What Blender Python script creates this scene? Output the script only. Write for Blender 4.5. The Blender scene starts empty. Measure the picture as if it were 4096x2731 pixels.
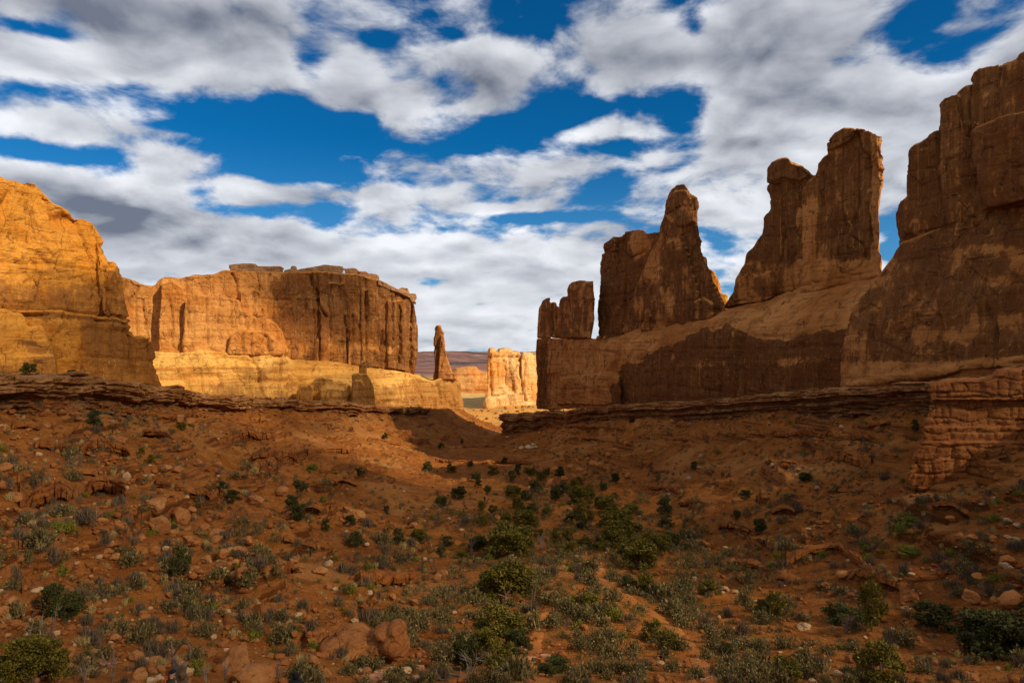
import bpy, bmesh, math, random
import numpy as np
from mathutils import Vector, Matrix

# ---------------------------------------------------------------- camera, sky, sun, exposure
SC = bpy.context.scene
COL = SC.collection
F, HV = 700.0, 352.0           # focal length in pixels, horizon row of the 1024 x 682 picture
cam_d = bpy.data.cameras.new('camera')
cam = bpy.data.objects.new('camera', cam_d)
COL.objects.link(cam)
cam_d.sensor_width = 36.0
cam_d.lens = 36.0 * F / 1024.0
cam_d.shift_y = (HV - 341.0) / 1024.0
cam_d.clip_start = 0.5
cam_d.clip_end = 60000.0
cam.location = (0, 0, 0)
cam.rotation_euler = (math.radians(90), 0, 0)
SC.camera = cam

SUN_EL = math.radians(33.0)
SUN_AZ = math.radians(121.0)    # clockwise from the view direction (+y)
SUN = np.array([math.sin(SUN_AZ) * math.cos(SUN_EL), math.cos(SUN_AZ) * math.cos(SUN_EL), math.sin(SUN_EL)])
sun_d = bpy.data.lights.new('sun', 'SUN')
sun_d.energy = 5.0
sun_d.angle = math.radians(0.6)
sun_d.color = (1.0, 0.85, 0.63)
sun = bpy.data.objects.new('sun', sun_d)
COL.objects.link(sun)
sun.rotation_euler = Vector(SUN).to_track_quat('Z', 'Y').to_euler()

SC.view_settings.view_transform = 'Standard'
SC.view_settings.look = 'None'
SC.view_settings.exposure = 0.0
SC.view_settings.gamma = 1.0
SC.view_settings.use_curve_mapping = False


class NT:
    """small helper round a node tree"""
    def __init__(s, tree):
        s.t = tree
        s.t.nodes.clear()

    def n(s, kind, **kw):
        nd = s.t.nodes.new(kind)
        for k, v in kw.items():
            setattr(nd, k, v)
        return nd

    def put(s, sock, v):
        if v is None:
            return
        if isinstance(v, bpy.types.NodeSocket):
            s.t.links.new(v, sock)
        else:
            if sock.type == 'RGBA' and len(v) == 3:
                v = tuple(v) + (1.0,)
            sock.default_value = v

    def m(s, op, a, b=None, c=None, clamp=False):
        nd = s.n('ShaderNodeMath', operation=op, use_clamp=clamp)
        for i, v in enumerate((a, b, c)):
            s.put(nd.inputs[i], v)
        return nd.outputs[0]

    def vm(s, op, a, b=None):
        nd = s.n('ShaderNodeVectorMath', operation=op)
        s.put(nd.inputs[0], a)
        s.put(nd.inputs[1], b)
        return nd.outputs[0]

    def ramp(s, v, a, b, lo=0.0, hi=1.0, smooth=True):
        nd = s.n('ShaderNodeMapRange', interpolation_type='SMOOTHSTEP' if smooth else 'LINEAR')
        s.put(nd.inputs['Value'], v)
        nd.inputs['From Min'].default_value = a
        nd.inputs['From Max'].default_value = b
        nd.inputs['To Min'].default_value = lo
        nd.inputs['To Max'].default_value = hi
        return nd.outputs[0]

    def noise(s, vec, scale, detail=4.0, rough=0.55, dist=0.0):
        nd = s.n('ShaderNodeTexNoise')
        s.put(nd.inputs['Vector'], vec)
        nd.inputs['Scale'].default_value = scale
        nd.inputs['Detail'].default_value = detail
        nd.inputs['Roughness'].default_value = rough
        nd.inputs['Distortion'].default_value = dist
        return nd.outputs['Fac']

    def mix(s, fac, a, b, mode='MIX'):
        nd = s.n('ShaderNodeMix', data_type='RGBA', blend_type=mode)
        s.put(nd.inputs[0], fac)
        s.put(nd.inputs[6], a)
        s.put(nd.inputs[7], b)
        return nd.outputs[2]

    def comb(s, x, y, z):
        nd = s.n('ShaderNodeCombineXYZ')
        for i, v in enumerate((x, y, z)):
            s.put(nd.inputs[i], v)
        return nd.outputs[0]

    def sep(s, v):
        nd = s.n('ShaderNodeSeparateXYZ')
        s.put(nd.inputs[0], v)
        return nd.outputs

    def attr(s, name):
        return s.n('ShaderNodeAttribute', attribute_name=name).outputs['Fac']


def build_world():
    w = bpy.data.worlds.new('World')
    SC.world = w
    w.use_nodes = True
    t = NT(w.node_tree)
    d = t.n('ShaderNodeTexCoord').outputs['Generated']
    x, y, z = t.sep(d)
    zc = t.m('MAXIMUM', z, 0.0)
    az = t.m('ARCTAN2', x, y)
    el = t.m('ARCSINE', zc)
    k = t.m('DIVIDE', 1.0, t.m('ADD', zc, 0.28))
    pv = t.comb(t.m('MULTIPLY', x, k), t.m('MULTIPLY', y, k), 0.37)

    ae = t.comb(az, el, 0.0)

    def total(lst):
        # blobs of cloud (amp > 0) or of clear sky (amp < 0), each by its compass bearing and height in the sky
        acc = 0.0
        for u, v, su, sv, amp in lst:
            a0 = math.atan((u - 512) / F)
            e0 = math.atan((HV - v) / F * math.cos(a0))
            nd = t.n('ShaderNodeVectorMath', operation='MULTIPLY_ADD')
            t.put(nd.inputs[0], ae)
            nd.inputs[1].default_value = (F / su, F / sv, 0.0)
            nd.inputs[2].default_value = (-a0 * F / su, -e0 * F / sv, 0.0)
            dt = t.n('ShaderNodeVectorMath', operation='DOT_PRODUCT')
            t.put(dt.inputs[0], nd.outputs[0])
            t.put(dt.inputs[1], nd.outputs[0])
            acc = t.m('MULTIPLY_ADD', t.m('POWER', 0.36788, dt.outputs['Value']), amp * (0.9 if amp < 0 else 1.0), acc)
        return acc

    cover = total(SKY_COVER)
    dark = total(SKY_DARK)
    wrp = t.n('ShaderNodeTexNoise')
    t.put(wrp.inputs['Vector'], pv)
    wrp.inputs['Scale'].default_value = 2.2
    wrp.inputs['Detail'].default_value = 3.0
    wv = t.vm('MULTIPLY', t.vm('SUBTRACT', wrp.outputs['Color'], (0.5, 0.5, 0.5)), (0.22, 0.16, 0.0))
    pw = t.vm('ADD', pv, wv)
    n1 = t.noise(pw, 5.2, 8.0, 0.57, 0.0)
    n2 = t.noise(pw, 2.0, 2.0, 0.5, 0.0)
    n = t.m('ADD', t.m('MULTIPLY', n1, 0.95), t.m('SUBTRACT', t.m('MULTIPLY', n2, 0.45), 0.20))
    dens = t.m('ADD', n, cover)
    low = t.ramp(el, 0.02, 0.15, 0.12, 0.0)
    dens = t.m('ADD', dens, t.m('ADD', low, 0.038))
    alpha = t.m('MULTIPLY', t.ramp(dens, 0.425, 0.625), 0.97)
    # the cloud's own light: bright on its upper edges and where it is thin, grey at its base and where it is deep
    n3 = t.noise(t.vm('MULTIPLY', pw, (0.96, 0.96, 1.0)), 5.2, 4.0, 0.53, 0.0)
    face = t.m('MULTIPLY', t.m('SUBTRACT', n3, n1), 1.9)
    n4 = t.noise(pw, 2.5, 3.0, 0.5, 0.0)
    deep = t.m('MULTIPLY', t.ramp(dens, 0.50, 0.90), 0.22)
    shade = t.m('ADD', t.m('ADD', face, deep), t.m('ADD', dark, t.m('MULTIPLY', t.m('SUBTRACT', n4, 0.5), 2.0)))
    shade = t.m('MULTIPLY', shade, t.ramp(el, 0.04, 0.26, 0.45, 1.0))
    shade = t.m('ADD', shade, t.ramp(el, 0.05, 0.42, -0.14, 0.26, smooth=False))
    shade = t.ramp(shade, -0.45, 0.95, smooth=False)
    cloud = t.mix(shade, CLOUD_LIT, CLOUD_DARK)
    sky = t.n('ShaderNodeTexSky')
    sky.sky_type = 'NISHITA'
    sky.sun_disc = False
    sky.sun_elevation = SUN_EL
    sky.sun_rotation = SUN_AZ
    sky.altitude = 1400
    sky.air_density = 1.0
    sky.dust_density = 0.3
    sky.ozone_density = 2.0
    blue = t.mix(1.0, sky.outputs[0], SKY_TINT, 'MULTIPLY')
    blue = t.mix(t.ramp(el, 0.02, 0.30, 0.55, 0.0), blue, (1.3, 2.9, 4.9))
    col = t.mix(alpha, blue, cloud)
    bg = t.n('ShaderNodeBackground')
    t.put(bg.inputs['Color'], col)
    bg.inputs['Strength'].default_value = 0.135
    out = t.n('ShaderNodeOutputWorld')
    t.t.links.new(bg.outputs[0], out.inputs[0])


# (u, v, half width, half height, amount): u, v only fix a bearing and a height above the horizon
SKY_COVER = [
    (268, 128, 84, 23, -0.40), (306, 70, 22, 40, -0.26), (225, 140, 70, 10, -0.20), (345, 120, 60, 9, -0.14),
    (612, 106, 80, 11, -0.26), (682, 120, 26, 30, -0.28), (440, 146, 62, 10, -0.20), (520, 120, 60, 8, -0.14),
    (22, 27, 44, 8, -0.30), (52, 92, 34, 9, -0.22), (60, 155, 62, 9, -0.28),
    (918, 14, 40, 20, -0.30), (318, 174, 86, 11, -0.28), (206, 194, 22, 20, -0.28), (285, 168, 30, 20, -0.2),
    (275, 212, 66, 8, -0.20), (380, 38, 26, 8, -0.18), (455, 36, 18, 7, -0.18), (692, 27, 14, 12, -0.20), (845, 60, 26, 18, -0.12),
    (566, 217, 90, 7, -0.18), (590, 148, 60, 8, -0.22), (470, 232, 60, 6, -0.14), (600, 184, 40, 10, -0.16), (896, 250, 14, 30, -0.16),
    (120, 60, 120, 22, 0.16), (420, 104, 76, 14, 0.22), (155, 165, 46, 13, 0.28), (240, 190, 30, 12, 0.28), (180, 135, 40, 5, 0.2),
    (122, 232, 92, 36, 0.36), (370, 192, 60, 10, 0.18), (500, 208, 50, 6, 0.26), (330, 250, 180, 16, 0.24), (400, 172, 40, 8, 0.14),
    (800, 120, 130, 80, 0.20), (560, 55, 130, 22, 0.14), (740, 40, 110, 22, 0.12), (470, 290, 200, 40, 0.16), (200, 35, 150, 24, 0.14), (60, 125, 50, 10, 0.16),
]
SKY_DARK = [
    (118, 228, 84, 34, 0.80), (200, 24, 130, 22, 0.40), (461, 320, 42, 6, 0.75), (205, 260, 50, 7, 0.5), (490, 326, 30, 4, 0.4),
    (615, 235, 50, 20, 0.40), (800, 185, 80, 34, 0.20), (560, 88, 90, 10, 0.2), (335, 205, 34, 10, 0.35), (590, 285, 60, 8, 0.2),
    (700, 58, 200, 10, 0.2), (400, 245, 120, 16, -0.30), (500, 208, 50, 7, -0.4), (243, 188, 30, 10, -0.4), (150, 165, 46, 9, -0.35),
    (90, 86, 90, 14, -0.25), (420, 106, 60, 9, -0.35), (780, 130, 70, 34, -0.15), (460, 345, 60, 8, 0.25),
]
CLOUD_LIT = (7.0, 7.15, 7.5)
CLOUD_DARK = (1.25, 1.42, 1.85)
SKY_TINT = (0.018, 0.385, 0.64)
build_world()


# ---------------------------------------------------------------- noise on arrays
def _hash(ix, iy, iz, seed):
    h = (ix.astype(np.int64) * 374761393 + iy.astype(np.int64) * 668265263 + iz.astype(np.int64) * 2147483647 + seed * 974634777) & 0xffffffff
    h = ((h ^ (h >> 13)) * 1274126177) & 0xffffffff
    h = ((h ^ (h >> 16)) * 2246822519) & 0xffffffff
    return ((h ^ (h >> 15)) & 0xffffff) / float(0xffffff)


def hash2(a, b, seed=0):
    a = np.asarray(a)
    return _hash(a, np.asarray(b), np.zeros_like(a), seed)


def vnoise(x, y, z=None, seed=0):
    """value noise in -1 .. 1"""
    x = np.asarray(x, dtype=np.float64)
    y = np.asarray(y, dtype=np.float64) + np.zeros_like(x)
    fx, fy = np.floor(x), np.floor(y)
    tx, ty = x - fx, y - fy
    tx = tx * tx * tx * (tx * (tx * 6 - 15) + 10)
    ty = ty * ty * ty * (ty * (ty * 6 - 15) + 10)
    ix, iy = fx.astype(np.int64), fy.astype(np.int64)

    def layer(iz):
        a, b = _hash(ix, iy, iz, seed), _hash(ix + 1, iy, iz, seed)
        c, d = _hash(ix, iy + 1, iz, seed), _hash(ix + 1, iy + 1, iz, seed)
        return (a + (b - a) * tx) * (1 - ty) + (c + (d - c) * tx) * ty
    if z is None:
        return layer(np.zeros_like(ix)) * 2 - 1
    z = np.asarray(z, dtype=np.float64) + np.zeros_like(x)
    fz = np.floor(z)
    tz = z - fz
    tz = tz * tz * (3 - 2 * tz)
    iz = fz.astype(np.int64)
    return (layer(iz) * (1 - tz) + layer(iz + 1) * tz) * 2 - 1


def fbm(x, y, z=None, oct=4, seed=0, gain=0.5):
    s, a, f = 0.0, 1.0, 1.0
    for i in range(oct):
        s = s + a * vnoise(x * f, y * f, None if z is None else z * f, seed + i * 17)
        a *= gain
        f *= 2.03
    return s


def sstep(x, a, b):
    t = np.clip((x - a) / (b - a), 0, 1)
    return t * t * (3 - 2 * t)


def blocks(s, z, rowh, wid, seed, groove=0.3):
    """bedded blocks: -> (0 in a joint .. 1 on a face, a random number for each block)"""
    zz = z / rowh + 0.35 * vnoise(s / (wid * 4), z / (rowh * 5), seed=seed + 5)
    row = np.floor(zz)
    w = wid * (0.55 + 0.9 * hash2(row, row * 0, seed + 1))
    ss = s / w + hash2(row, row * 0, seed + 2) * 7 + 0.25 * vnoise(s / wid, z / rowh, seed=seed + 9)
    c = np.floor(ss)
    fu, fv = ss - c, zz - row
    e = np.minimum(np.minimum(fu, 1 - fu) * w, np.minimum(fv, 1 - fv) * rowh)
    return sstep(e, 0.0, groove), hash2(row, c, seed + 3)


# ---------------------------------------------------------------- objects
def link(name, me, mat=None, parent=None):
    o = bpy.data.objects.new(name, me)
    COL.objects.link(o)
    if mat is not None and me is not None and not me.materials:
        me.materials.append(mat)
    if parent is not None:
        o.parent = parent
        o.matrix_parent_inverse = parent.matrix_basis.inverted() if parent.matrix_basis != Matrix() else Matrix()
    return o


def tag(o, label, cat, group=None):
    o['label'] = label
    o['category'] = cat
    if group:
        o['group'] = group
    return o


def mesh_np(name, V, Fc, smooth=True):
    """mesh from arrays; Fc: (n,3) or (n,4)"""
    V = np.asarray(V, dtype=np.float32)
    Fc = np.asarray(Fc, dtype=np.int32)
    k = Fc.shape[1]
    me = bpy.data.meshes.new(name)
    me.vertices.add(len(V))
    me.vertices.foreach_set('co', V.ravel())
    me.loops.add(Fc.size)
    me.loops.foreach_set('vertex_index', Fc.ravel())
    me.polygons.add(len(Fc))
    me.polygons.foreach_set('loop_start', np.arange(0, Fc.size, k, dtype=np.int32))
    me.polygons.foreach_set('loop_total', np.full(len(Fc), k, dtype=np.int32))
    me.polygons.foreach_set('use_smooth', np.full(len(Fc), smooth, dtype=bool))
    me.update(calc_edges=True)
    me.validate()
    return me


def grid_faces(nr, nc):
    i = np.arange(nr - 1)[:, None] * nc + np.arange(nc - 1)[None, :]
    i = i.ravel()
    return np.stack([i, i + 1, i + nc + 1, i + nc], 1)


def set_attr(me, name, vals):
    a = me.attributes.new(name, 'FLOAT', 'POINT')
    a.data.foreach_set('value', np.asarray(vals, dtype=np.float32))


def get_co(me):
    a = np.empty(len(me.vertices) * 3, dtype=np.float32)
    me.vertices.foreach_get('co', a)
    return a.reshape(-1, 3).astype(np.float64)


def get_no(me):
    a = np.empty(len(me.vertices) * 3, dtype=np.float32)
    me.vertex_normals.foreach_get('vector', a)
    return a.reshape(-1, 3).astype(np.float64)


def PX(u, v, d):
    """the point that the picture shows at (u, v) when it stands d metres away"""
    return np.array([(u - 512.0) / F * d, d, (HV - v) / F * d])


# ---------------------------------------------------------------- materials
def principled(t, col, rough=0.9, bump=None, strength=0.5, dist=0.3, spec=0.2):
    p = t.n('ShaderNodeBsdfPrincipled')
    t.put(p.inputs['Base Color'], col)
    t.put(p.inputs['Roughness'], rough)
    p.inputs['Specular IOR Level'].default_value = spec
    if bump is not None:
        b = t.n('ShaderNodeBump')
        b.inputs['Strength'].default_value = strength
        b.inputs['Distance'].default_value = dist
        t.put(b.inputs['Height'], bump)
        t.put(p.inputs['Normal'], b.outputs[0])
    o = t.n('ShaderNodeOutputMaterial')
    t.t.links.new(p.outputs[0], o.inputs[0])
    return p


def new_mat(name):
    m = bpy.data.materials.new(name)
    m.use_nodes = True
    return m, NT(m.node_tree)


def cliff_mat(name, c_main, c_pale, c_deep, c_varn, varn_amt=0.5, sc=1.0, bed=1.0, grain=1.0):
    """bedded sandstone with desert varnish; sc stretches every feature for far walls"""
    m, t = new_mat(name)
    P = t.n('ShaderNodeNewGeometry').outputs['Position']
    P = t.vm('MULTIPLY', P, (1 / sc, 1 / sc, 1 / sc))
    x, y, z = t.sep(P)
    wob = t.noise(P, 0.05, 3)
    # broad mottling
    n_big = t.noise(P, 0.045, 5, 0.6)
    n_med = t.noise(P, 0.22, 6, 0.62, 0.4)
    col = t.mix(t.ramp(n_big, 0.35, 0.65), c_main, c_pale)
    col = t.mix(t.ramp(n_med, 0.48, 0.72, 0, 0.75), col, c_deep)
    # beds: noise that changes fast with height only
    bedv = t.comb(t.m('MULTIPLY', x, 0.02), t.m('MULTIPLY', y, 0.02), t.m('ADD', t.m('MULTIPLY', z, 0.55), t.m('MULTIPLY', wob, 1.2)))
    n_bed = t.noise(bedv, 1.0, 6, 0.7)
    col = t.mix(t.ramp(n_bed, 0.5, 0.68, 0, 0.5 * bed), col, c_deep)
    col = t.mix(t.ramp(n_bed, 0.46, 0.3, 0, 0.4 * bed), col, c_pale)
    # varnish: streaks that run down the face, gathered in large patches
    stv = t.comb(t.m('MULTIPLY', x, 0.34), t.m('MULTIPLY', y, 0.34), t.m('MULTIPLY', z, 0.022))
    n_str = t.noise(stv, 1.0, 6, 0.66, 0.25)
    n_fst = t.noise(t.comb(t.m('MULTIPLY', x, 0.95), t.m('MULTIPLY', y, 0.95), t.m('MULTIPLY', z, 0.02)), 1.0, 3, 0.6, 0.15)
    n_pat = t.noise(P, 0.075, 7, 0.70, 0.9)
    n_scar = t.noise(t.comb(t.m('MULTIPLY', x, 0.30), t.m('MULTIPLY', y, 0.30), t.m('MULTIPLY', z, 0.17)), 1.0, 6, 0.62, 1.8)
    va = t.attr('varnish')
    v = t.m('ADD', t.m('MULTIPLY', n_str, 0.55), t.m('MULTIPLY', n_pat, 0.75))
    v = t.m('ADD', v, t.m('MULTIPLY', t.m('SUBTRACT', va, 0.5), 0.75))
    vm = t.m('ADD', t.m('MULTIPLY', t.ramp(v, 0.68, 0.72), 0.62), t.m('MULTIPLY', t.ramp(v, 0.56, 0.90), 0.38))
    vm = t.m('MULTIPLY', vm, t.ramp(n_scar, 0.63, 0.66, 1.0, 0.12))
    vm = t.m('MULTIPLY', vm, t.ramp(n_fst, 0.36, 0.58, 0.68, 1.0))
    vm = t.m('MULTIPLY', vm, varn_amt)
    vcol = t.mix(t.ramp(n_fst, 0.42, 0.62), c_varn, t.mix(0.55, c_varn, c_deep))
    col = t.mix(vm, col, vcol)
    # pale wash streaks below the seeps
    st2 = t.noise(t.comb(t.m('MULTIPLY', x, 0.8), t.m('MULTIPLY', y, 0.8), t.m('MULTIPLY', z, 0.03)), 1.0, 4, 0.6)
    col = t.mix(t.m('MULTIPLY', t.ramp(st2, 0.60, 0.72, 0, 0.55), t.ramp(n_big, 0.45, 0.6)), col, c_pale)
    # grain; joints and partings painted dark as stain and crack shade
    n_g = t.noise(P, 0.85, 6, 0.75, 0.6)
    col = t.mix(t.ramp(n_g, 0.50, 0.66, 0, 0.55 * grain), col, c_deep)
    col = t.mix(t.ramp(n_g, 0.47, 0.34, 0, 0.40 * grain), col, c_pale)
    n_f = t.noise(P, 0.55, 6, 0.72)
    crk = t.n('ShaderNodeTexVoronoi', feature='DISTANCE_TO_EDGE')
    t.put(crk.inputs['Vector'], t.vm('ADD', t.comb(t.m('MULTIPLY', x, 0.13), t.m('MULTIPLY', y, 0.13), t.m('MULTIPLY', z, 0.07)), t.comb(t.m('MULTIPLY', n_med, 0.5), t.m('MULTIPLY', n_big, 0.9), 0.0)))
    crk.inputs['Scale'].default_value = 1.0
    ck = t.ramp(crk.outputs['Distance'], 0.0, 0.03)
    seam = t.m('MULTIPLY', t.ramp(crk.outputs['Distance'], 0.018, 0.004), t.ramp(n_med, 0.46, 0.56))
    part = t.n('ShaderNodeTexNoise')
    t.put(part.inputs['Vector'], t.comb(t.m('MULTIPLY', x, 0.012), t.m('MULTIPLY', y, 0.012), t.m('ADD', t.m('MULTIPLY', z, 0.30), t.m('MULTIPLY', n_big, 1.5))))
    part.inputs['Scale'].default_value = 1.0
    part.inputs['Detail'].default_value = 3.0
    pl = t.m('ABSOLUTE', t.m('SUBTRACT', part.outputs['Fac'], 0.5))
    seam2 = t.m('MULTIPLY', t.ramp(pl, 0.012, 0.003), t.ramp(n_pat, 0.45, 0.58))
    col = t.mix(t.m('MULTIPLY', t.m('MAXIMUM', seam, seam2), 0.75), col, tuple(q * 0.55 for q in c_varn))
    h = t.m('ADD', t.m('MULTIPLY', n_f, 1.6), t.m('MULTIPLY', n_bed, 0.9 * bed))
    h = t.m('ADD', h, t.m('MULTIPLY', ck, 0.22))
    h = t.m('ADD', h, t.m('MULTIPLY', n_str, 0.7))
    h = t.m('ADD', h, t.m('MULTIPLY', n_scar, 0.5))
    principled(t, col, 0.92, h, 0.85, 0.9 * sc, 0.12)
    return m


def soil_mat():
    m, t = new_mat('red_soil')
    geo = t.n('ShaderNodeNewGeometry')
    P, N = geo.outputs['Position'], geo.outputs['Normal']
    x, y, z = t.sep(P)
    nz = t.sep(N)[2]
    big = t.noise(P, 0.035, 4, 0.6)
    med = t.noise(P, 0.3, 6, 0.65, 0.3)
    fine = t.noise(P, 2.6, 6, 0.7)
    col = t.mix(t.ramp(med, 0.35, 0.68), (0.27, 0.080, 0.0105), (0.43, 0.155, 0.027))
    col = t.mix(t.ramp(big, 0.42, 0.66, 0, 0.6), col, (0.17, 0.045, 0.007))
    col = t.mix(t.ramp(fine, 0.52, 0.75, 0, 0.6), col, (0.47, 0.185, 0.045))
    col = t.mix(t.ramp(fine, 0.46, 0.3, 0, 0.65), col, (0.10, 0.026, 0.006))
    tan = t.ramp(t.noise(P, 0.022, 6, 0.68, 0.6), 0.52, 0.62, 0, 0.6)
    col = t.mix(tan, col, (0.47, 0.205, 0.055))
    # bare rock where it is steep
    beds = t.noise(t.comb(t.m('MULTIPLY', x, 0.05), t.m('MULTIPLY', y, 0.05), t.m('MULTIPLY', z, 1.3)), 1.0, 6, 0.7)
    rock = t.mix(t.ramp(beds, 0.4, 0.62), (0.105, 0.029, 0.0065), (0.42, 0.15, 0.034))
    st = t.ramp(nz, 0.86, 0.70)
    col = t.mix(t.m('MULTIPLY', st, 0.9), col, rock)
    # pale gravel and litter
    for sc, thr, c, amt in ((0.9, 0.14, (0.45, 0.23, 0.09), 0.8), (2.2, 0.16, (0.52, 0.30, 0.14), 0.7)):
        vo = t.n('ShaderNodeTexVoronoi')
        t.put(vo.inputs['Vector'], t.vm('ADD', P, t.comb(med, fine, big)))
        vo.inputs['Scale'].default_value = sc
        pick = t.ramp(t.sep(vo.outputs['Color'])[0], 0.60, 0.64)
        dot = t.ramp(vo.outputs['Distance'], thr * 1.25, thr)
        where = t.ramp(t.noise(P, 0.08, 4, 0.7), 0.5, 0.62)
        col = t.mix(t.m('MULTIPLY', t.m('MULTIPLY', dot, pick), t.m('MULTIPLY', where, amt)), col, c)
    # plains beyond the canyon: sage, pale soil, far scrub darkened to paint in cloud shade
    yy = t.noise(t.comb(t.m('MULTIPLY', x, 0.0016), t.m('MULTIPLY', y, 0.0022), 0.0), 1.0, 8, 0.7)
    far = t.ramp(y, 545, 600)
    plain = t.mix(t.ramp(yy, 0.42, 0.55), (0.86, 0.42, 0.09), (0.74, 0.33, 0.06))
    plain = t.mix(t.ramp(y, 760, 850), plain, (0.74, 0.45, 0.15))
    plain = t.mix(t.ramp(t.noise(P, 0.06, 6, 0.7), 0.5, 0.6, 0, 0.6), plain, (0.42, 0.28, 0.13))
    fp = t.ramp(y, 1250, 2200)
    farp = t.mix(t.ramp(yy, 0.44, 0.56), (0.30, 0.135, 0.10), (0.085, 0.07, 0.065))  # dark purple tone paints cloud shadow into the far plains
    farp = t.mix(t.ramp(t.noise(P, 0.004, 6, 0.7), 0.55, 0.62, 0, 0.7), farp, (0.52, 0.30, 0.22))
    plain = t.mix(fp, plain, farp)
    col = t.mix(far, col, plain)
    h = t.m('ADD', t.m('MULTIPLY', fine, 0.5), t.m('MULTIPLY', t.noise(P, 7.0, 4, 0.7), 0.16))
    h = t.m('ADD', h, t.m('MULTIPLY', beds, t.m('MULTIPLY', st, 0.8)))
    h = t.m('ADD', h, t.m('MULTIPLY', t.noise(P, 0.9, 5, 0.75), 1.3))
    principled(t, col, 0.95, h, 1.0, 0.6, 0.1)
    return m


def stone_mat(name, c1, c2, c3, sc=1.0):
    m, t = new_mat(name)
    tc = t.n('ShaderNodeTexCoord').outputs['Object']
    rnd = t.n('ShaderNodeObjectInfo').outputs['Random']
    P = t.vm('ADD', t.n('ShaderNodeNewGeometry').outputs['Position'], t.comb(rnd, rnd, rnd))
    a = t.noise(P, 0.9 * sc, 6, 0.65, 0.3)
    b = t.noise(P, 4.0 * sc, 5, 0.7)
    z = t.sep(P)[2]
    bed = t.noise(t.comb(0.0, 0.0, t.m('ADD', t.m('MULTIPLY', z, 2.2), t.m('MULTIPLY', a, 0.8))), 1.0, 4, 0.6)
    col = t.mix(t.ramp(a, 0.35, 0.65), c1, c2)
    col = t.mix(t.ramp(b, 0.5, 0.7, 0, 0.6), col, c3)
    col = t.mix(t.m('MULTIPLY', rnd, 0.45), col, c2)
    col = t.mix(t.ramp(bed, 0.5, 0.66, 0, 0.45), col, c3)
    h = t.m('ADD', t.m('MULTIPLY', b, 0.6), t.m('ADD', t.m('MULTIPLY', bed, 0.5), a))
    principled(t, col, 0.93, h, 0.8, 0.18, 0.12)
    return m


def leaf_mat(name, c1, c2, c3, rough=0.75, sc=1.0):
    m, t = new_mat(name)
    rnd = t.n('ShaderNodeObjectInfo').outputs['Random']
    g = t.n('ShaderNodeNewGeometry')
    P = g.outputs['Position']
    isl = g.outputs['Random Per Island']
    a = t.noise(P, 1.3 * sc, 3, 0.6)
    col = t.mix(t.ramp(a, 0.38, 0.62), c1, c2)
    col = t.mix(t.ramp(isl, 0.55, 1.0, 0, 0.85), col, c3)
    col = t.mix(t.m('MULTIPLY', rnd, 0.35), col, c1)
    principled(t, col, rough, None, spec=0.15)
    return m


def plain_mat(name, col, rough=0.8, var=0.25, sc=4.0):
    m, t = new_mat(name)
    P = t.n('ShaderNodeNewGeometry').outputs['Position']
    a = t.noise(P, sc, 4, 0.6)
    c = t.mix(t.ramp(a, 0.35, 0.7, 0, var), col, tuple(v * 0.45 for v in col))
    principled(t, c, rough, a, 0.4, 0.05)
    return m


M = {}
M['soil'] = soil_mat()
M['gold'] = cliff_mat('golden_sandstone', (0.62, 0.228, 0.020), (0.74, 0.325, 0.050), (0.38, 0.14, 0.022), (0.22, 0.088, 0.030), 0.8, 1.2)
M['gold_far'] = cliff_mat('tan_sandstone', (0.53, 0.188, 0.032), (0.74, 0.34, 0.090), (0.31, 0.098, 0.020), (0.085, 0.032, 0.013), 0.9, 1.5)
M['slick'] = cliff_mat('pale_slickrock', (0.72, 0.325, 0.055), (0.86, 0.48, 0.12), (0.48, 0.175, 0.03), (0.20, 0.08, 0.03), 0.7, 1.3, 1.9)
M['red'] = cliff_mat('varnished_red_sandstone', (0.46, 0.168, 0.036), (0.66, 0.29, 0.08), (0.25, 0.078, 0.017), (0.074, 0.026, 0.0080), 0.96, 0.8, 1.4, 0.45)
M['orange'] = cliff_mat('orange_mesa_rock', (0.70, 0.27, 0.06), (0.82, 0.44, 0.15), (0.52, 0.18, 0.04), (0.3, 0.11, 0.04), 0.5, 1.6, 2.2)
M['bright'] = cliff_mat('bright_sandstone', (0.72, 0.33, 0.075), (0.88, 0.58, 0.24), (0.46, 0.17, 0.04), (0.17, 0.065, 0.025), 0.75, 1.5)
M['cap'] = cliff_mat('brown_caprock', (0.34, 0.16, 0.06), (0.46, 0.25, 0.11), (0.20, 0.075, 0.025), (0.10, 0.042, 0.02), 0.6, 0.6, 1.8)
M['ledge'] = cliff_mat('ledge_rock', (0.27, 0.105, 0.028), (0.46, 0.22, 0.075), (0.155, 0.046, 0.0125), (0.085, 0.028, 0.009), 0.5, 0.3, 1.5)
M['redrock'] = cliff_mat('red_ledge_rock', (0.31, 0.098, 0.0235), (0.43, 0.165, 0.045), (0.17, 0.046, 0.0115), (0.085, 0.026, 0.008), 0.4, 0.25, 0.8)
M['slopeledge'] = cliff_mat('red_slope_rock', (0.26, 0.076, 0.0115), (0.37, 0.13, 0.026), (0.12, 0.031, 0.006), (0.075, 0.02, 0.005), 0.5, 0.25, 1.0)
M['boulder'] = stone_mat('boulder_stone', (0.40, 0.19, 0.065), (0.32, 0.115, 0.03), (0.20, 0.07, 0.02))
M['stone'] = stone_mat('loose_stone', (0.33, 0.125, 0.036), (0.28, 0.090, 0.020), (0.16, 0.048, 0.011), 2.0)
M['talus'] = stone_mat('talus_stone', (0.52, 0.215, 0.060), (0.44, 0.155, 0.036), (0.26, 0.085, 0.02))
M['white'] = stone_mat('white_stone', (0.74, 0.58, 0.38), (0.64, 0.46, 0.27), (0.42, 0.27, 0.14))
M['pale'] = stone_mat('pale_stone', (0.50, 0.33, 0.18), (0.42, 0.24, 0.105), (0.28, 0.14, 0.055))
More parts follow.
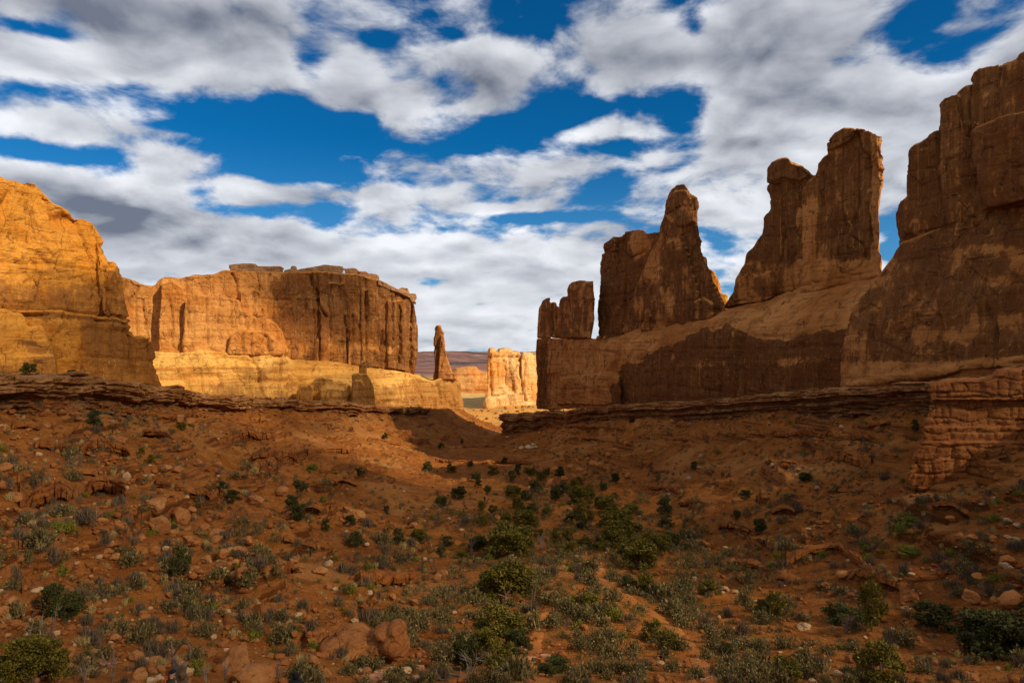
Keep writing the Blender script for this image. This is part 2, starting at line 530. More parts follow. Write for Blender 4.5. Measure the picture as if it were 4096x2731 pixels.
M['slab'] = stone_mat('step_slab', (0.55, 0.28, 0.15), (0.46, 0.2, 0.09), (0.3, 0.12, 0.05))
M['juniper'] = leaf_mat('juniper_foliage', (0.080, 0.064, 0.0075), (0.165, 0.126, 0.013), (0.28, 0.215, 0.028))
M['juniper_dark'] = leaf_mat('dark_juniper_foliage', (0.040, 0.042, 0.010), (0.085, 0.080, 0.017), (0.14, 0.125, 0.032))
M['sage'] = leaf_mat('sage_foliage', (0.105, 0.078, 0.025), (0.18, 0.13, 0.043), (0.34, 0.25, 0.095))
M['twig'] = leaf_mat('grey_twigs', (0.100, 0.066, 0.034), (0.170, 0.112, 0.060), (0.32, 0.225, 0.135))
M['straw'] = leaf_mat('straw_grass', (0.40, 0.28, 0.09), (0.50, 0.37, 0.14), (0.58, 0.45, 0.2))
M['green'] = leaf_mat('green_scrub', (0.13, 0.13, 0.014), (0.20, 0.18, 0.02), (0.28, 0.23, 0.03))
M['bark'] = plain_mat('juniper_bark', (0.20, 0.125, 0.075), 0.9, 0.6, 6)
M['dead'] = plain_mat('silver_dead_wood', (0.27, 0.195, 0.14), 0.85, 0.5, 5)
M['trail'] = stone_mat('trail_soil', (0.43, 0.158, 0.034), (0.37, 0.125, 0.023), (0.30, 0.095, 0.016), 1.0)
# ---------------------------------------------------------------- the ground
Y_K = np.array([0, 10, 20, 35, 56, 90, 110, 130, 170, 210, 250, 290, 350, 400, 450, 480, 600, 700, 900], float)
ZF_K = np.array([-1.8, -6.5, -11, -17.4, -24.0, -29.4, -31.6, -33.2, -36, -39, -42, -44.8, -48.8, -52, -54.5, -56, -61, -62, -62], float)


def ip(y, ys, vs):
    return np.interp(y, ys, vs)


def x_left(y):
    return ip(y, [0, 20, 60, 110, 150, 210, 290, 400, 450, 480, 520, 560, 620, 700], [-50, -60, -74, -80, -88, -93.6, -88, -64, -57, -50, -37, -42, -120, -300]) + 2.2 * vnoise(y / 14.0, y * 0 + 3.1) + 1.0 * vnoise(y / 5.0, y * 0 + 8.1)


def z_left(y):
    return ip(y, [0, 60, 110, 150, 210, 290, 400, 450, 520, 600, 680], [3, 0.5, -3, -5.6, -12.6, -20, -31.2, -36, -42, -46, -60]) + 0.5 * vnoise(y / 17.0, y * 0 + 5.7)


def x_right(y):
    return ip(y, [0, 20, 60, 95, 130, 170, 200, 250, 280, 350, 420, 430, 445, 480, 560], [55, 60, 72, 80, 84, 83, 80, 68, 55, 25, -4, 0, 18, 70, 170]) + 1.8 * vnoise(y / 12.0, y * 0 + 13.1) + 0.8 * vnoise(y / 4.0, y * 0 + 18.1)


def z_right(y):
    return ip(y, [0, 20, 60, 95, 130, 170, 200, 250, 280, 350, 420, 480, 560, 650], [6, 4, 0, -3, -5.5, -8.5, -11.3, -17.2, -20.2, -29, -36.8, -44, -52, -60]) + 0.35 * vnoise(y / 15.0, y * 0 + 15.7)


def ground_h(x, y):
    zf = ip(y, Y_K, ZF_K)
    fl = ip(y, [0, 35, 56, 90, 130, 170, 250, 350, 400, 450, 480, 540, 600], [-3, -9, -6.5, -8, -14, -22, -30, -32, -23, -13, -9, -5, -60])
    fr = ip(y, [0, 35, 56, 90, 110, 130, 170, 250, 290, 400, 450, 480, 560], [20, 30, 41, 30, 29, 29, 31, 20, 8, -17, -9, -4, 30])
    wig = 4 * (1 - sstep(y, 330, 420))
    fl = fl + wig * vnoise(x / 25, y / 20, seed=3)
    fr = fr + wig * vnoise(x / 25, y / 20, seed=4)
    xl, zl, xr, zr = x_left(y), z_left(y), x_right(y), z_right(y)
    lo = vnoise(x / 30, y / 30, seed=21)
    md = fbm(x / 9, y / 9, oct=3, seed=22)
    far = sstep(y, 620, 760)

    def slope(t, zb, sd):
        t = np.clip(t, 0, 1)
        tj = t + 0.035 * lo + 0.010 * md + 0.007 * vnoise(x / 2.6, y / 2.6, seed=23) + 0.016 * (hash2(np.floor(y / 2.6 + 0.7 * vnoise(x / 5, y / 5, seed=25)).astype(int), np.floor(x / 5.0 + 0.4 * vnoise(x / 3, y / 3, seed=26)).astype(int), 27) - 0.5)
        pr = 0.42 * t + 0.40 * t ** 1.6 + 0.18 * t ** 3.2
        h = zf + (zb - zf) * pr
        hh = np.clip((zb - zf) / 24.0, 0.2, 1.1)
        mask = sstep(fbm(x / 16, y / 16, oct=2, seed=sd), -0.7, 0.1)
        for tk, st, w in ((0.15, 1.6, 0.006), (0.28, 3.0, 0.008), (0.38, 1.3, 0.004), (0.49, 3.4, 0.008), (0.60, 1.5, 0.004), (0.70, 2.8, 0.007), (0.78, 1.2, 0.004), (0.88, 2.0, 0.006)):
            mk = sstep(vnoise(x / 13 + tk * 40, y / 13, seed=sd + int(tk * 100)) + 0.35 * vnoise(x / 4, y / 4, seed=sd + 7), -0.05, 0.25)
            q = tj - tk
            h = h + st * hh * mask * mk * sstep(q, -w, w) * (1 - sstep(q, w, 0.17))
        return h

    tl = (fl - x) / np.maximum(fl - xl, 4)
    tr = (x - fr) / np.maximum(xr - fr, 4)
    hl = slope(tl, zl - 4.6 - 1.6 * (1 - sstep(y, 140, 260)) + 3.8 * sstep(y, 440, 480), 31)
    hr = slope(tr, zr - 6.0 - 6.5 * sstep(y, 330, 415), 51)
    inl = sstep(xl - x, -0.6, 1.2)
    inr = sstep(x - xr, -0.6, 1.2)
    hl = hl * (1 - inl) + (zl - 0.25 + 0.25 * md) * inl
    hr = hr * (1 - inr) + (zr - 0.25 + 0.2 * md) * inr
    h = np.where(x < fl, hl, np.where(x > fr, hr, zf))
    # wash, hummocks, gullies, clods
    mid = sstep(np.maximum(tl, tr), -0.2, 0.3)
    h = h + (0.9 * lo + 0.55 * md) * (1 - np.maximum(inl, inr)) * np.clip(y / 60, 0.2, 1)
    g = 1 - np.abs(vnoise(x / 11 + 0.7 * md, y / 7, seed=61))
    h = h - 1.1 * sstep(g, 0.80, 1.0) * mid * (1 - np.maximum(inl, inr))
    fine = fbm(x / 2.2, y / 2.2, oct=4, seed=71, gain=0.6)
    lump = np.maximum(vnoise(x / 1.5, y / 1.5, seed=75), 0.25) - 0.25
    h = h + (0.17 * fine + 0.55 * lump * sstep(md, -0.2, 0.5)) * np.clip(y / 90, 0.4, 1.4)
    plain = -62 + (1.6 + 2.6 * (1 - sstep(y, 700, 900))) * fbm(x / 60, y / 40, oct=5, seed=81)
    up = sstep(y, 2600, 8200)
    mesa = vnoise(x / 700, y / 1500, seed=85) + 0.5 * vnoise(x / 240, y / 700, seed=86)
    plain = plain + up * 30 + sstep(y, 1700, 2600) * (10 * sstep(mesa, 0.0, 0.25) + 8 * sstep(mesa, 0.4, 0.55)) + 30 * sstep(vnoise(x / 1500 + 0.4, y / 4000, seed=88), -0.1, 0.3) * sstep(y, 6500, 7800)
    return h * (1 - far) + plain * far


def build_ground():
    us = np.concatenate([np.linspace(-6500, -300, 50), np.linspace(-260, -26, 90), np.arange(-24, 1049, 1.35), np.linspace(1051, 1300, 90), np.linspace(1350, 7500, 50)])
    rows = [3.0]
    while rows[-1] < 640:
        y = rows[-1]
        rows.append(y + max(0.13, y * 0.0047) if y > 30 else y + 0.6)
    while rows[-1] < 24000:
        rows.append(rows[-1] * 1.028)
    ys = np.array(rows)
    Y = np.repeat(ys[:, None], len(us), 1)
    X = (us[None, :] - 512.0) / F * Y
    H = np.empty_like(X)
    for i in range(0, len(ys), 64):
        H[i:i + 64] = ground_h(X[i:i + 64], Y[i:i + 64])
    V = np.stack([X.ravel(), Y.ravel(), H.ravel()], 1)
    me = mesh_np('ground', V, grid_faces(len(ys), len(us)))
    o = link('ground', me, M['soil'])
    o['kind'] = 'structure'
    o['label'] = 'red soil canyon floor and slopes'
    return us, ys, H


G_U, G_Y, G_H = build_ground()
G_V = HV - F * G_H / G_Y[:, None]
G_MIN = np.minimum.accumulate(G_V, axis=0)     # what one sees of it, from near to far


def gz(x, y):
    """height of the built ground at x, y"""
    u = 512 + F * x / y
    c = int(np.clip(np.searchsorted(G_U, u) - 1, 0, len(G_U) - 2))
    r = int(np.clip(np.searchsorted(G_Y, y) - 1, 0, len(G_Y) - 2))
    a = (u - G_U[c]) / (G_U[c + 1] - G_U[c])
    b = (y - G_Y[r]) / (G_Y[r + 1] - G_Y[r])
    h0 = G_H[r, c] * (1 - a) + G_H[r, c + 1] * a
    h1 = G_H[r + 1, c] * (1 - a) + G_H[r + 1, c + 1] * a
    return float(h0 * (1 - b) + h1 * b)


def hit(u, v):
    """where the ground lies that the picture shows at u, v; None for the sky"""
    c = int(np.clip(np.searchsorted(G_U, u) - 1, 0, len(G_U) - 2))
    col = G_MIN[:, c]
    r = int(np.searchsorted(-col, -v))
    if r >= len(G_Y) or r == 0:
        return None
    y = float(G_Y[r])
    x = (u - 512.0) / F * y
    return (x, y, gz(x, y))


# ---------------------------------------------------------------- rock walls and towers
def d_right(u):
    return 158.3 / ((np.asarray(u, float) - 512.0) / F + 0.324)


def d_long(u):
    return 901.0 / (1.6 - (np.asarray(u, float) - 512.0) / F)


def d_butte(u):
    return 282.9 / (0.4125 - (np.asarray(u, float) - 512.0) / F)


def prism(bm, outline, D, off, thick):
    """a slab with the given outline: its face stands on the plan line D, its back lies `thick` metres further"""
    um = sum(p[0] for p in outline) / len(outline)
    a = math.atan((um - 512.0) / F)
    dr = np.array([math.sin(a), math.cos(a), 0.0]) * thick
    f, b = [], []
    for u, v in outline:
        p = PX(u, v, float(D(u)) + off)
        f.append(bm.verts.new(p))
        b.append(bm.verts.new(p + dr))
    n = len(f)
    bm.faces.new(f)
    bm.faces.new(b[::-1])
    for i in range(n):
        j = (i + 1) % n
        bm.faces.new((f[j], f[i], b[i], b[j]))


def loft(bm, cols, D, back=40.0):
    """a wall from columns (u, [(setback, v), ...] from the foot up)"""
    rings = []
    for u, sec in cols:
        d0 = float(D(u))
        ring = [bm.verts.new(PX(u, v, d0 + o)) for o, v in sec]
        top = PX(u, sec[-1][1], d0 + sec[-1][0])
        bot = PX(u, sec[0][1], d0 + sec[0][0])
        a = math.atan((u - 512.0) / F)
        dr = np.array([math.sin(a), math.cos(a), 0.0])
        ring.append(bm.verts.new(top + dr * back))
        ring.append(bm.verts.new(bot + dr * (back + sec[-1][0])))
        rings.append(ring)
    n = len(rings[0])
    for a, b in zip(rings, rings[1:]):
        for i in range(n):
            j = (i + 1) % n
            bm.faces.new((a[i], b[i], b[j], a[j]))
    bm.faces.new(rings[0])
    bm.faces.new(rings[-1][::-1])


def rock(name, build, voxel, mat, parent=None, smooth=3, amp=1.0, sc=1.0, seed=0, varnish=None, extra=None, bed=1.0):
    """closed solids -> one weathered skin -> joints, flutes and beds"""
    bm = bmesh.new()
    build(bm)
    bmesh.ops.recalc_face_normals(bm, faces=bm.faces)
    bmesh.ops.triangulate(bm, faces=bm.faces)
    me0 = bpy.data.meshes.new(name)
    bm.to_mesh(me0)
    bm.free()
    o = bpy.data.objects.new(name, me0)
    COL.objects.link(o)
    r = o.modifiers.new('r', 'REMESH')
    r.mode = 'VOXEL'
    r.voxel_size = voxel
    s = o.modifiers.new('s', 'SMOOTH')
    s.factor = 0.5
    s.iterations = smooth
    dg = bpy.context.evaluated_depsgraph_get()
    dg.update()
    me = bpy.data.meshes.new_from_object(o.evaluated_get(dg), depsgraph=dg)
    o.modifiers.clear()
    o.data = me
    bpy.data.meshes.remove(me0)
    me.name = name
    P, N = get_co(me), get_no(me)
    x, y, z = P.T / sc
    side = np.clip(1 - np.abs(N[:, 2]) * 1.1, 0, 1)
    d = 1.3 * fbm(x / 17, y / 17, z / 26, 4, seed + 1)
    d += side * 1.1 * vnoise(x / 5.5, y / 5.5, z / 55, seed + 2)
    d += side * 0.55 * vnoise(x / 2.4, y / 2.4, z / 30, seed + 3)
    w = 0.6 * vnoise(x / 9, y / 9, z / 9, seed + 4)
    for k, (hs, dep, th) in enumerate(((9.0, 2.6, 0.93), (4.5, 1.3, 0.935), (15.0, 3.0, 0.955))):
        c = 1 - np.abs(vnoise(x / hs + w * 0.25, y / hs, z / 90, seed + 5 + k))
        on = sstep(vnoise(x / 20, y / 20, z / 25, seed + 8 + k), -0.25, 0.2)
        d -= side * dep * sstep(c, th, 1.0) * on
    bz = z / 2.6 + 0.7 * vnoise(x / 30, y / 30, z / 30, seed + 11)
    d += bed * side * 0.28 * vnoise(bz, z * 0 + 0.5, seed=seed + 12)
    bz2 = z / 9.0 + 0.5 * vnoise(x / 40, y / 40, z / 40, seed + 13)
    c = 1 - np.abs(vnoise(bz2, z * 0 + 0.5, seed=seed + 14))
    d -= bed * side * 0.8 * sstep(c, 0.93, 1.0) * sstep(vnoise(x / 16, y / 16, z / 16, seed + 15), -0.35, 0.1)
    # spalled slabs: flat scars with a sharp upper edge
    sp = vnoise(x / 7 + w, y / 7, z / 10, seed + 16)
    d += side * 1.0 * (sstep(sp, 0.18, 0.22) - 0.5)
    sp2 = vnoise(x / 3.4 + w, y / 3.4, z / 5.5, seed + 17)
    d += side * 0.55 * (sstep(sp2, 0.2, 0.24) - 0.5)
    d += 0.30 * fbm(x / 2.0, y / 2.0, z / 2.0, 3, seed + 18)
    d *= amp
    if extra is not None:
        d = d + extra(P, N)
    P2 = P + N * d[:, None] * sc
    me.vertices.foreach_set('co', P2.astype(np.float32).ravel())
    me.polygons.foreach_set('use_smooth', np.ones(len(me.polygons), dtype=bool))
    U = 512 + F * P[:, 0] / P[:, 1]
    Vv = HV - F * P[:, 2] / P[:, 1]
    wq = 2.2 * fbm(P[:, 0] / 9, P[:, 1] / 9, P[:, 2] / 9, 3, 71), 2.6 * fbm(P[:, 0] / 7, P[:, 1] / 7, P[:, 2] / 14, 4, 72)
    U, Vv = U + wq[0], Vv + wq[1]
    va = np.full(len(P), 0.5) if varnish is None else varnish(U, Vv, P)
    top = np.clip(N[:, 2], 0, 1)
    set_attr(me, 'varnish', np.clip(va - 0.5 * sstep(top, 0.35, 0.8), 0, 1))
    me.update()
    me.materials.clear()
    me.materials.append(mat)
    if parent is not None:
        o.parent = parent
    return o


def grooves(P, lines, seed=0):
    """joints and partings traced from the photograph: [(points (u, v), half width in the picture, depth in metres)]"""
    U = 512 + F * P[:, 0] / P[:, 1] + 0.9 * vnoise(P[:, 2] / 3.0, P[:, 0] / 9.0, seed=seed + 31)
    V = HV - F * P[:, 2] / P[:, 1] + 0.7 * vnoise(P[:, 0] / 4.0, P[:, 1] / 4.0, seed=seed + 33)
    d = np.zeros(len(P))
    for pts, w, dep in lines:
        best = np.full(len(P), 1e9)
        for (u0, v0), (u1, v1) in zip(pts, pts[1:]):
            q = np.clip(((U - u0) * (u1 - u0) + (V - v0) * (v1 - v0)) / ((u1 - u0) ** 2 + (v1 - v0) ** 2), 0, 1)
            best = np.minimum(best, (U - u0 - q * (u1 - u0)) ** 2 + (V - v0 - q * (v1 - v0)) ** 2)
        d = np.minimum(d, -dep * np.exp(-best / w ** 2))
    return d


G_BUTTE = [([(75, 218), (81, 234), (87, 250), (93, 269)], 0.8, 1.8), ([(-5, 260), (37, 264), (76, 268), (106, 270)], 0.6, 1.4), ([(102, 246), (110, 262), (108, 276), (112, 314)], 1.6, 2.8),
           ([(-5, 306), (32, 309), (75, 312), (112, 315), (131, 318)], 0.9, 2.4), ([(50, 205), (53, 218), (59, 229)], 0.7, 1.4), ([(8, 288), (7, 307)], 0.8, 1.8), ([(22, 282), (32, 278), (37, 284)], 0.7, 1.2),
           ([(69, 280), (80, 276), (83, 281)], 0.7, 1.4), ([(131, 329), (132, 378)], 0.7, 1.4), ([(148, 340), (149, 388)], 0.8, 1.4), ([(28, 200), (29, 262)], 0.6, 0.9), ([(62, 345), (85, 350)], 0.6, 1.0), ([(40, 283), (46, 306)], 0.7, 1.2),
           ([(100, 272), (102, 312)], 0.6, 1.3), ([(118, 285), (120, 312)], 0.7, 1.5), ([(15, 192), (30, 196), (47, 199)], 0.6, 1.0)]
G_LONG = [([(317, 288), (318, 302), (326, 316)], 0.9, 3.2), ([(346, 316), (350, 362)], 0.9, 3.5), ([(353.5, 314), (353.5, 363)], 0.8, 3.2), ([(382, 330), (382, 368)], 0.8, 3), ([(401, 302), (401, 363)], 1.0, 4), ([(412.5, 305), (411.5, 372)], 0.7, 3),
          ([(319.5, 312), (319.5, 362)], 0.7, 2.4), ([(306, 298), (306, 312)], 0.8, 2.5), ([(264, 298), (261.5, 318)], 0.9, 2.5), ([(288, 360), (343, 364), (395, 370), (416, 375)], 0.8, 2.2), ([(295, 300), (318, 300)], 0.6, 1.6), ([(264, 299), (290, 300)], 0.8, 2.2),
          ([(330, 296), (331, 340)], 0.6, 2.4), ([(366, 290), (368, 350)], 0.7, 2.6), ([(392, 296), (393, 340)], 0.7, 2.6), ([(340, 270), (342, 300)], 0.7, 2.0), ([(170, 298), (173, 320), (172, 345)], 0.7, 2.2), ([(192, 300), (196, 318)], 0.7, 2.0), ([(208, 300), (213, 325)], 0.7, 2.0), ([(143, 300), (146, 330)], 0.9, 2.6)]
G_TOWERS = [([(521, 350), (519.5, 372), (524, 392), (527, 400)], 1.0, 5.0), ([(491, 354), (492, 395)], 0.8, 3.5), ([(505, 360), (507, 385)], 0.8, 2.5), ([(489, 356), (520, 357)], 0.6, 2.0), ([(488, 393), (540, 393)], 0.6, 2.5), ([(512, 372), (514, 392)], 0.7, 2.5)]
G_RIGHT = [([(536, 337.6), (597, 337.4)], 0.6, 1.0), ([(543, 338), (546, 380), (548, 403)], 0.5, 0.9), ([(556, 338), (558, 366), (556, 402)], 0.6, 0.9), ([(570, 338), (562, 363), (556, 388)], 0.6, 0.8), ([(595, 342), (586, 365), (580, 378)], 0.6, 0.8),
           ([(537, 364.5), (560, 365)], 0.5, 0.8), ([(557, 389), (614, 387)], 0.6, 1.0), ([(621.5, 372), (623, 397)], 0.9, 2.0), ([(600, 352), (606, 364), (603, 372)], 0.5, 0.7), ([(640, 372), (700, 368)], 0.5, 0.6), ([(790, 330), (784, 360), (786, 388)], 0.6, 0.8), ([(739, 332), (760, 334), (790, 338), (815, 330)], 0.6, 0.9), ([(764, 339), (772, 335), (795, 338)], 0.6, 0.8)]
G_FING = [([(551, 300), (552, 337)], 0.7, 2.0), ([(558.5, 306), (559, 337)], 0.7, 2.0), ([(569.5, 300), (572, 337)], 0.7, 1.8), ([(585.6, 281), (585.8, 300), (586, 337)], 0.5, 1.4), ([(572, 301.5), (583, 299), (595, 300.5)], 0.5, 1.2), ([(579, 302), (580, 336)], 0.5, 0.8), ([(560, 320), (570, 317)], 0.4, 0.6)]
G_BROAD = [([(624, 232), (622, 250), (630, 258), (645, 250)], 0.8, 1.8), ([(610, 262), (611, 330)], 0.6, 1.0), ([(617, 270), (618, 325)], 0.6, 0.9), ([(600, 254), (612, 246), (622, 240)], 0.7, 1.4), ([(625, 240), (645, 239)], 0.4, 0.6), ([(625, 245), (645, 244)], 0.4, 0.5)]
G_POINT = [([(666, 214), (680, 205), (692, 206)], 0.8, 1.6), ([(683, 225), (684, 300)], 0.6, 0.9), ([(672, 240), (668, 290), (672, 318)], 0.6, 0.9), ([(655, 262), (650, 300)], 0.6, 0.9), ([(694, 226), (696, 262), (704, 290)], 0.7, 1.2), ([(643, 312), (640, 330)], 0.6, 1.0), ([(700, 256), (708, 270)], 0.6, 1.4), ([(622, 333), (660, 331), (690, 324), (722, 314)], 0.6, 1.2), ([(660, 232), (672, 238), (690, 232)], 0.7, 1.2)]
G_TWIN = [([(800, 186), (799, 230), (799, 284)], 0.9, 2.4), ([(827, 142), (843, 140), (855, 133)], 0.7, 1.5), ([(822, 172), (822, 206)], 0.7, 1.2), ([(869, 158), (870, 200), (868, 207), (874, 255)], 0.8, 1.6), ([(788, 230), (798, 227)], 0.5, 1.0), ([(768, 184), (784, 178), (800, 182)], 0.8, 1.6), ([(782, 190), (786, 260)], 0.6, 0.9),
          ([(845, 215), (846, 222), (850, 229), (852, 255)], 0.5, 0.7), ([(860, 225), (861, 262)], 0.5, 0.7), ([(833, 225), (832, 268)], 0.5, 0.7), ([(812, 210), (812, 280)], 0.5, 0.8), ([(736, 300), (778, 294), (803, 285), (843, 277), (880, 270)], 0.6, 1.2), ([(872, 175), (882, 174)], 0.5, 1.2), ([(750, 260), (752, 290)], 0.6, 1.0), ([(856, 128), (862, 150), (870, 156)], 0.6, 1.1), ([(774, 284), (775, 296)], 0.7, 1.2)]
G_EDGE = [([(845, 330), (862, 308), (870, 303), (886, 312)], 0.7, 0.9), ([(896, 324), (915, 316), (940, 315)], 0.6, 0.9), ([(897, 330), (930, 322)], 0.5, 0.7), ([(950, 350), (960, 340), (990, 345)], 0.5, 0.6), ([(849, 391), (928, 381), (960, 372), (1000, 369)], 1.1, 2.4), ([(900, 262), (930, 255), (960, 258)], 0.5, 0.7), ([(965, 262), (985, 280), (1000, 282)], 0.5, 0.6), ([(908, 270), (916, 286)], 0.5, 0.6)]
G_CRAG = [([(971, 83), (968, 109), (969, 128), (972, 160), (978, 172), (985, 205)], 0.8, 2.2), ([(938.5, 107), (937, 171), (942, 222)], 0.9, 2.2), ([(901, 239), (925, 232), (942, 227), (990, 210), (1030, 200)], 0.8, 1.8), ([(1001, 62), (997, 86), (1000, 110)], 0.7, 1.5), ([(956, 93), (958, 130)], 0.6, 1.0), ([(912, 150), (930, 146)], 0.5, 0.9), ([(940, 160), (965, 155)], 0.6, 0.9), ([(960, 150), (962, 215)], 0.5, 0.9), ([(1000, 190), (1008, 170), (1024, 165)], 0.5, 0.9)]


# --- left butte
def b_butte(bm):
    out = [(-70, 150), (-20, 168), (0, 178), (8, 182), (12.7, 180), (20.7, 182), (30, 180), (36, 182), (39, 187), (48, 196), (55, 203), (64, 207.5), (72, 214), (76, 217.5), (86, 219.5), (92.5, 225), (97, 231.5), (102, 240), (106, 253), (110, 259), (116.5, 264), (120, 272), (122.7, 282), (123.5, 296), (127.5, 305), (130, 318), (131, 330), (136, 336), (142, 336), (150, 337), (152, 345), (154.6, 353), (155.5, 365), (158, 379), (161, 384), (162, 414), (-70, 414)]
    prism(bm, out, d_butte, 0, 60)
    # the lower wall stands a little proud of the upper one
    low = [(-70, 312), (0, 309), (30, 310), (60, 312), (100, 317), (128, 320), (131, 331), (136, 337), (149, 338), (151.5, 346), (154, 354), (155, 365), (157.5, 379), (160.5, 385), (161, 414), (-70, 414)]
    prism(bm, low, d_butte, -3.2, 20)
    # an upper right fin and its joint
    fin = [(96, 240), (104, 262), (113, 271), (118, 285), (120, 300), (124, 316), (104, 316), (99, 290)]
    prism(bm, fin, d_butte, -2.4, 20)


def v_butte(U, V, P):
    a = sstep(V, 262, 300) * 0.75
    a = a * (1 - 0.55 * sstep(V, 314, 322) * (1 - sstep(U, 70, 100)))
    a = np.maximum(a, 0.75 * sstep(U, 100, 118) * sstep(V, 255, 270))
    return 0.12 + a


def x_butte(P, N):
    V = HV - F * P[:, 2] / P[:, 1]
    U = 512 + F * P[:, 0] / P[:, 1]
    side = np.clip(1 - np.abs(N[:, 2]), 0, 1)
    w = 2.0 * vnoise(P[:, 0] / 20, P[:, 1] / 20, P[:, 2] / 20, 401)
    d = -1.5 * np.exp(-((V - 314 - w - 0.06 * U) / 1.3) ** 2) * sstep(U, -10, 4)
    d += -0.8 * np.exp(-((V - 263 - w) / 1.0) ** 2) * (U < 60)
    return d * side + grooves(P, G_BUTTE)


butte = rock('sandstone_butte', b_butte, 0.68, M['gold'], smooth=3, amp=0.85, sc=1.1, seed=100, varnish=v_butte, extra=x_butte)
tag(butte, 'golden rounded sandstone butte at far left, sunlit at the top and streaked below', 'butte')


def b_pillars(bm):
    prism(bm, [(-60, 308), (-20, 309), (5, 309), (22, 312), (27, 318), (29, 330), (29, 356), (-60, 356)], d_butte, -10, 14)
    prism(bm, [(30, 330), (33, 325), (42, 325), (47, 331), (51, 342), (56, 356), (30, 356)], d_butte, -10, 14)
    prism(bm, [(-60, 355), (57, 355), (60, 372), (62, 414), (-60, 414)], d_butte, -11.5, 16)


pil = rock('buttress', b_pillars, 0.8, M['gold'], butte, smooth=5, amp=0.6, sc=1.0, seed=140, varnish=lambda U, V, P: 0.3 + 0.35 * sstep(V, 335, 355))
pil['label'] = 'rounded lower pillars at the foot of the butte'

# --- long wall in the middle distance
def b_long(bm):
    out = [(118, 276), (127.5, 277.6), (135.5, 282.4), (153, 284.8), (156, 280), (161, 276.5), (167.4, 275), (180, 277), (193, 274.5), (212, 273.5), (225, 269.5), (260, 271), (300, 272), (325, 271), (344, 272.5), (358, 274), (377, 279), (387, 284), (398.5, 289), (409, 294), (415, 299), (417, 311), (418.3, 325), (418, 351), (417.5, 363), (416.5, 376), (416, 400), (118, 400)]
    prism(bm, out, d_long, 0, 90)
    # curved prow towards the right, set of big flakes
    prism(bm, [(318, 290), (330, 282), (345, 283), (352, 296), (352, 366), (322, 364)], d_long, -2, 20)
    prism(bm, [(360, 290), (372, 288), (380, 300), (382, 368), (362, 367)], d_long, -1.6, 20)
    prism(bm, [(388, 300), (402, 300), (406, 318), (407, 371), (388, 369)], d_long, -2.4, 20)
    prism(bm, [(240, 293), (252, 288), (262, 292), (264, 304), (266, 320), (240, 320)], d_long, -3.5, 20)
    prism(bm, [(160, 284), (172, 280), (182, 287), (186, 300), (184, 352), (158, 352)], d_long, -7, 24)


def v_long(U, V, P):
    a = 0.34 + 0.46 * sstep(U, 262, 300) - 0.22 * sstep(V, 325, 350)
    a = a + 0.15 * np.exp(-((U - 395) / 20) ** 2) + 0.25 * np.exp(-((V - 290) / 9) ** 2) * (U > 250)
    return a


def x_long(P, N):
    U = 512 + F * P[:, 0] / P[:, 1]
    V = HV - F * P[:, 2] / P[:, 1]
    side = np.clip(1 - np.abs(N[:, 2]), 0, 1)
    s = P[:, 0] * 0.85 + P[:, 1] * 0.53
    d = 0.5 * vnoise(s / 11, P[:, 2] / 200, seed=431) * sstep(U, 270, 300)
    c = 1 - np.abs(vnoise(s / 13, P[:, 2] / 130, seed=433))
    d -= 1.4 * sstep(c, 0.90, 1.0) * sstep(U, 200, 290)
    return d * side + 0.6 * grooves(P, G_LONG, 5)


wall = rock('rock_wall', b_long, 0.9, M['gold_far'], smooth=3, amp=0.5, sc=1.6, seed=200, varnish=v_long, extra=x_long)
tag(wall, 'long flat-topped tan sandstone wall across the canyon, streaked dark on its right half', 'rock wall')


def b_slick(bm):
    cols = []
    for u, vt, vb in ((140, 351, 412), (165, 351, 412), (200, 350.5, 412), (225, 350.6, 412), (258, 352.5, 412), (284, 354, 412), (290, 359.5, 412), (315, 361, 412), (343, 363, 413), (366, 367.5, 413), (395, 369.5, 413), (416, 374, 413), (426, 378.3, 413), (433, 380, 413), (437, 378, 413), (457.5, 378, 413), (459, 392, 413), (462, 410, 413.5)):
        h = vb - vt
        e = min(1.0, max(0.25, (440 - u) / 60.0)) if u > 380 else 1.0
        fo = 8.5 if u < 190 else (12.5 if u < 286 else (4.0 if u < 410 else 0.0))
        cols.append((u, [(-20 * e, vb), (-18 * e, vb - h * 0.3), (-12 * e - fo * 0.35, vb - h * 0.62), (-6 * e - fo * 0.7, vb - h * 0.85), (-fo, vt)]))
    loft(bm, cols, d_long, 40)


slick = rock('slickrock_base', b_slick, 1.1, M['slick'], wall, smooth=4, amp=0.8, sc=1.2, seed=230, bed=4.0, varnish=lambda U, V, P: 0.22 + 0.4 * sstep(V, 372, 388) + 0.2 * sstep(U, 395, 420))
slick['label'] = 'pale sloping slickrock foot of the wall'


def b_fin(bm):
    prism(bm, [(184, 300), (196, 293), (210, 296), (225, 295.7), (232, 298), (240, 299), (241.5, 310), (251, 315.8), (259, 319), (262.8, 317), (268.6, 318), (277, 324), (281, 330), (283, 343), (286, 353), (184, 353)], d_long, -10, 26)
    prism(bm, [(231, 336), (240, 331), (262, 331), (272, 336), (280, 345), (284, 354), (228, 354)], d_long, -14, 26)


fin = rock('buttress', b_fin, 1.0, M['gold_far'], wall, smooth=3, amp=0.75, sc=1.2, seed=250, varnish=lambda U, V, P: 0.22 + 0.2 * sstep(330 - V, 0, 10))
fin['label'] = 'bright sunlit buttress leaning against the wall'


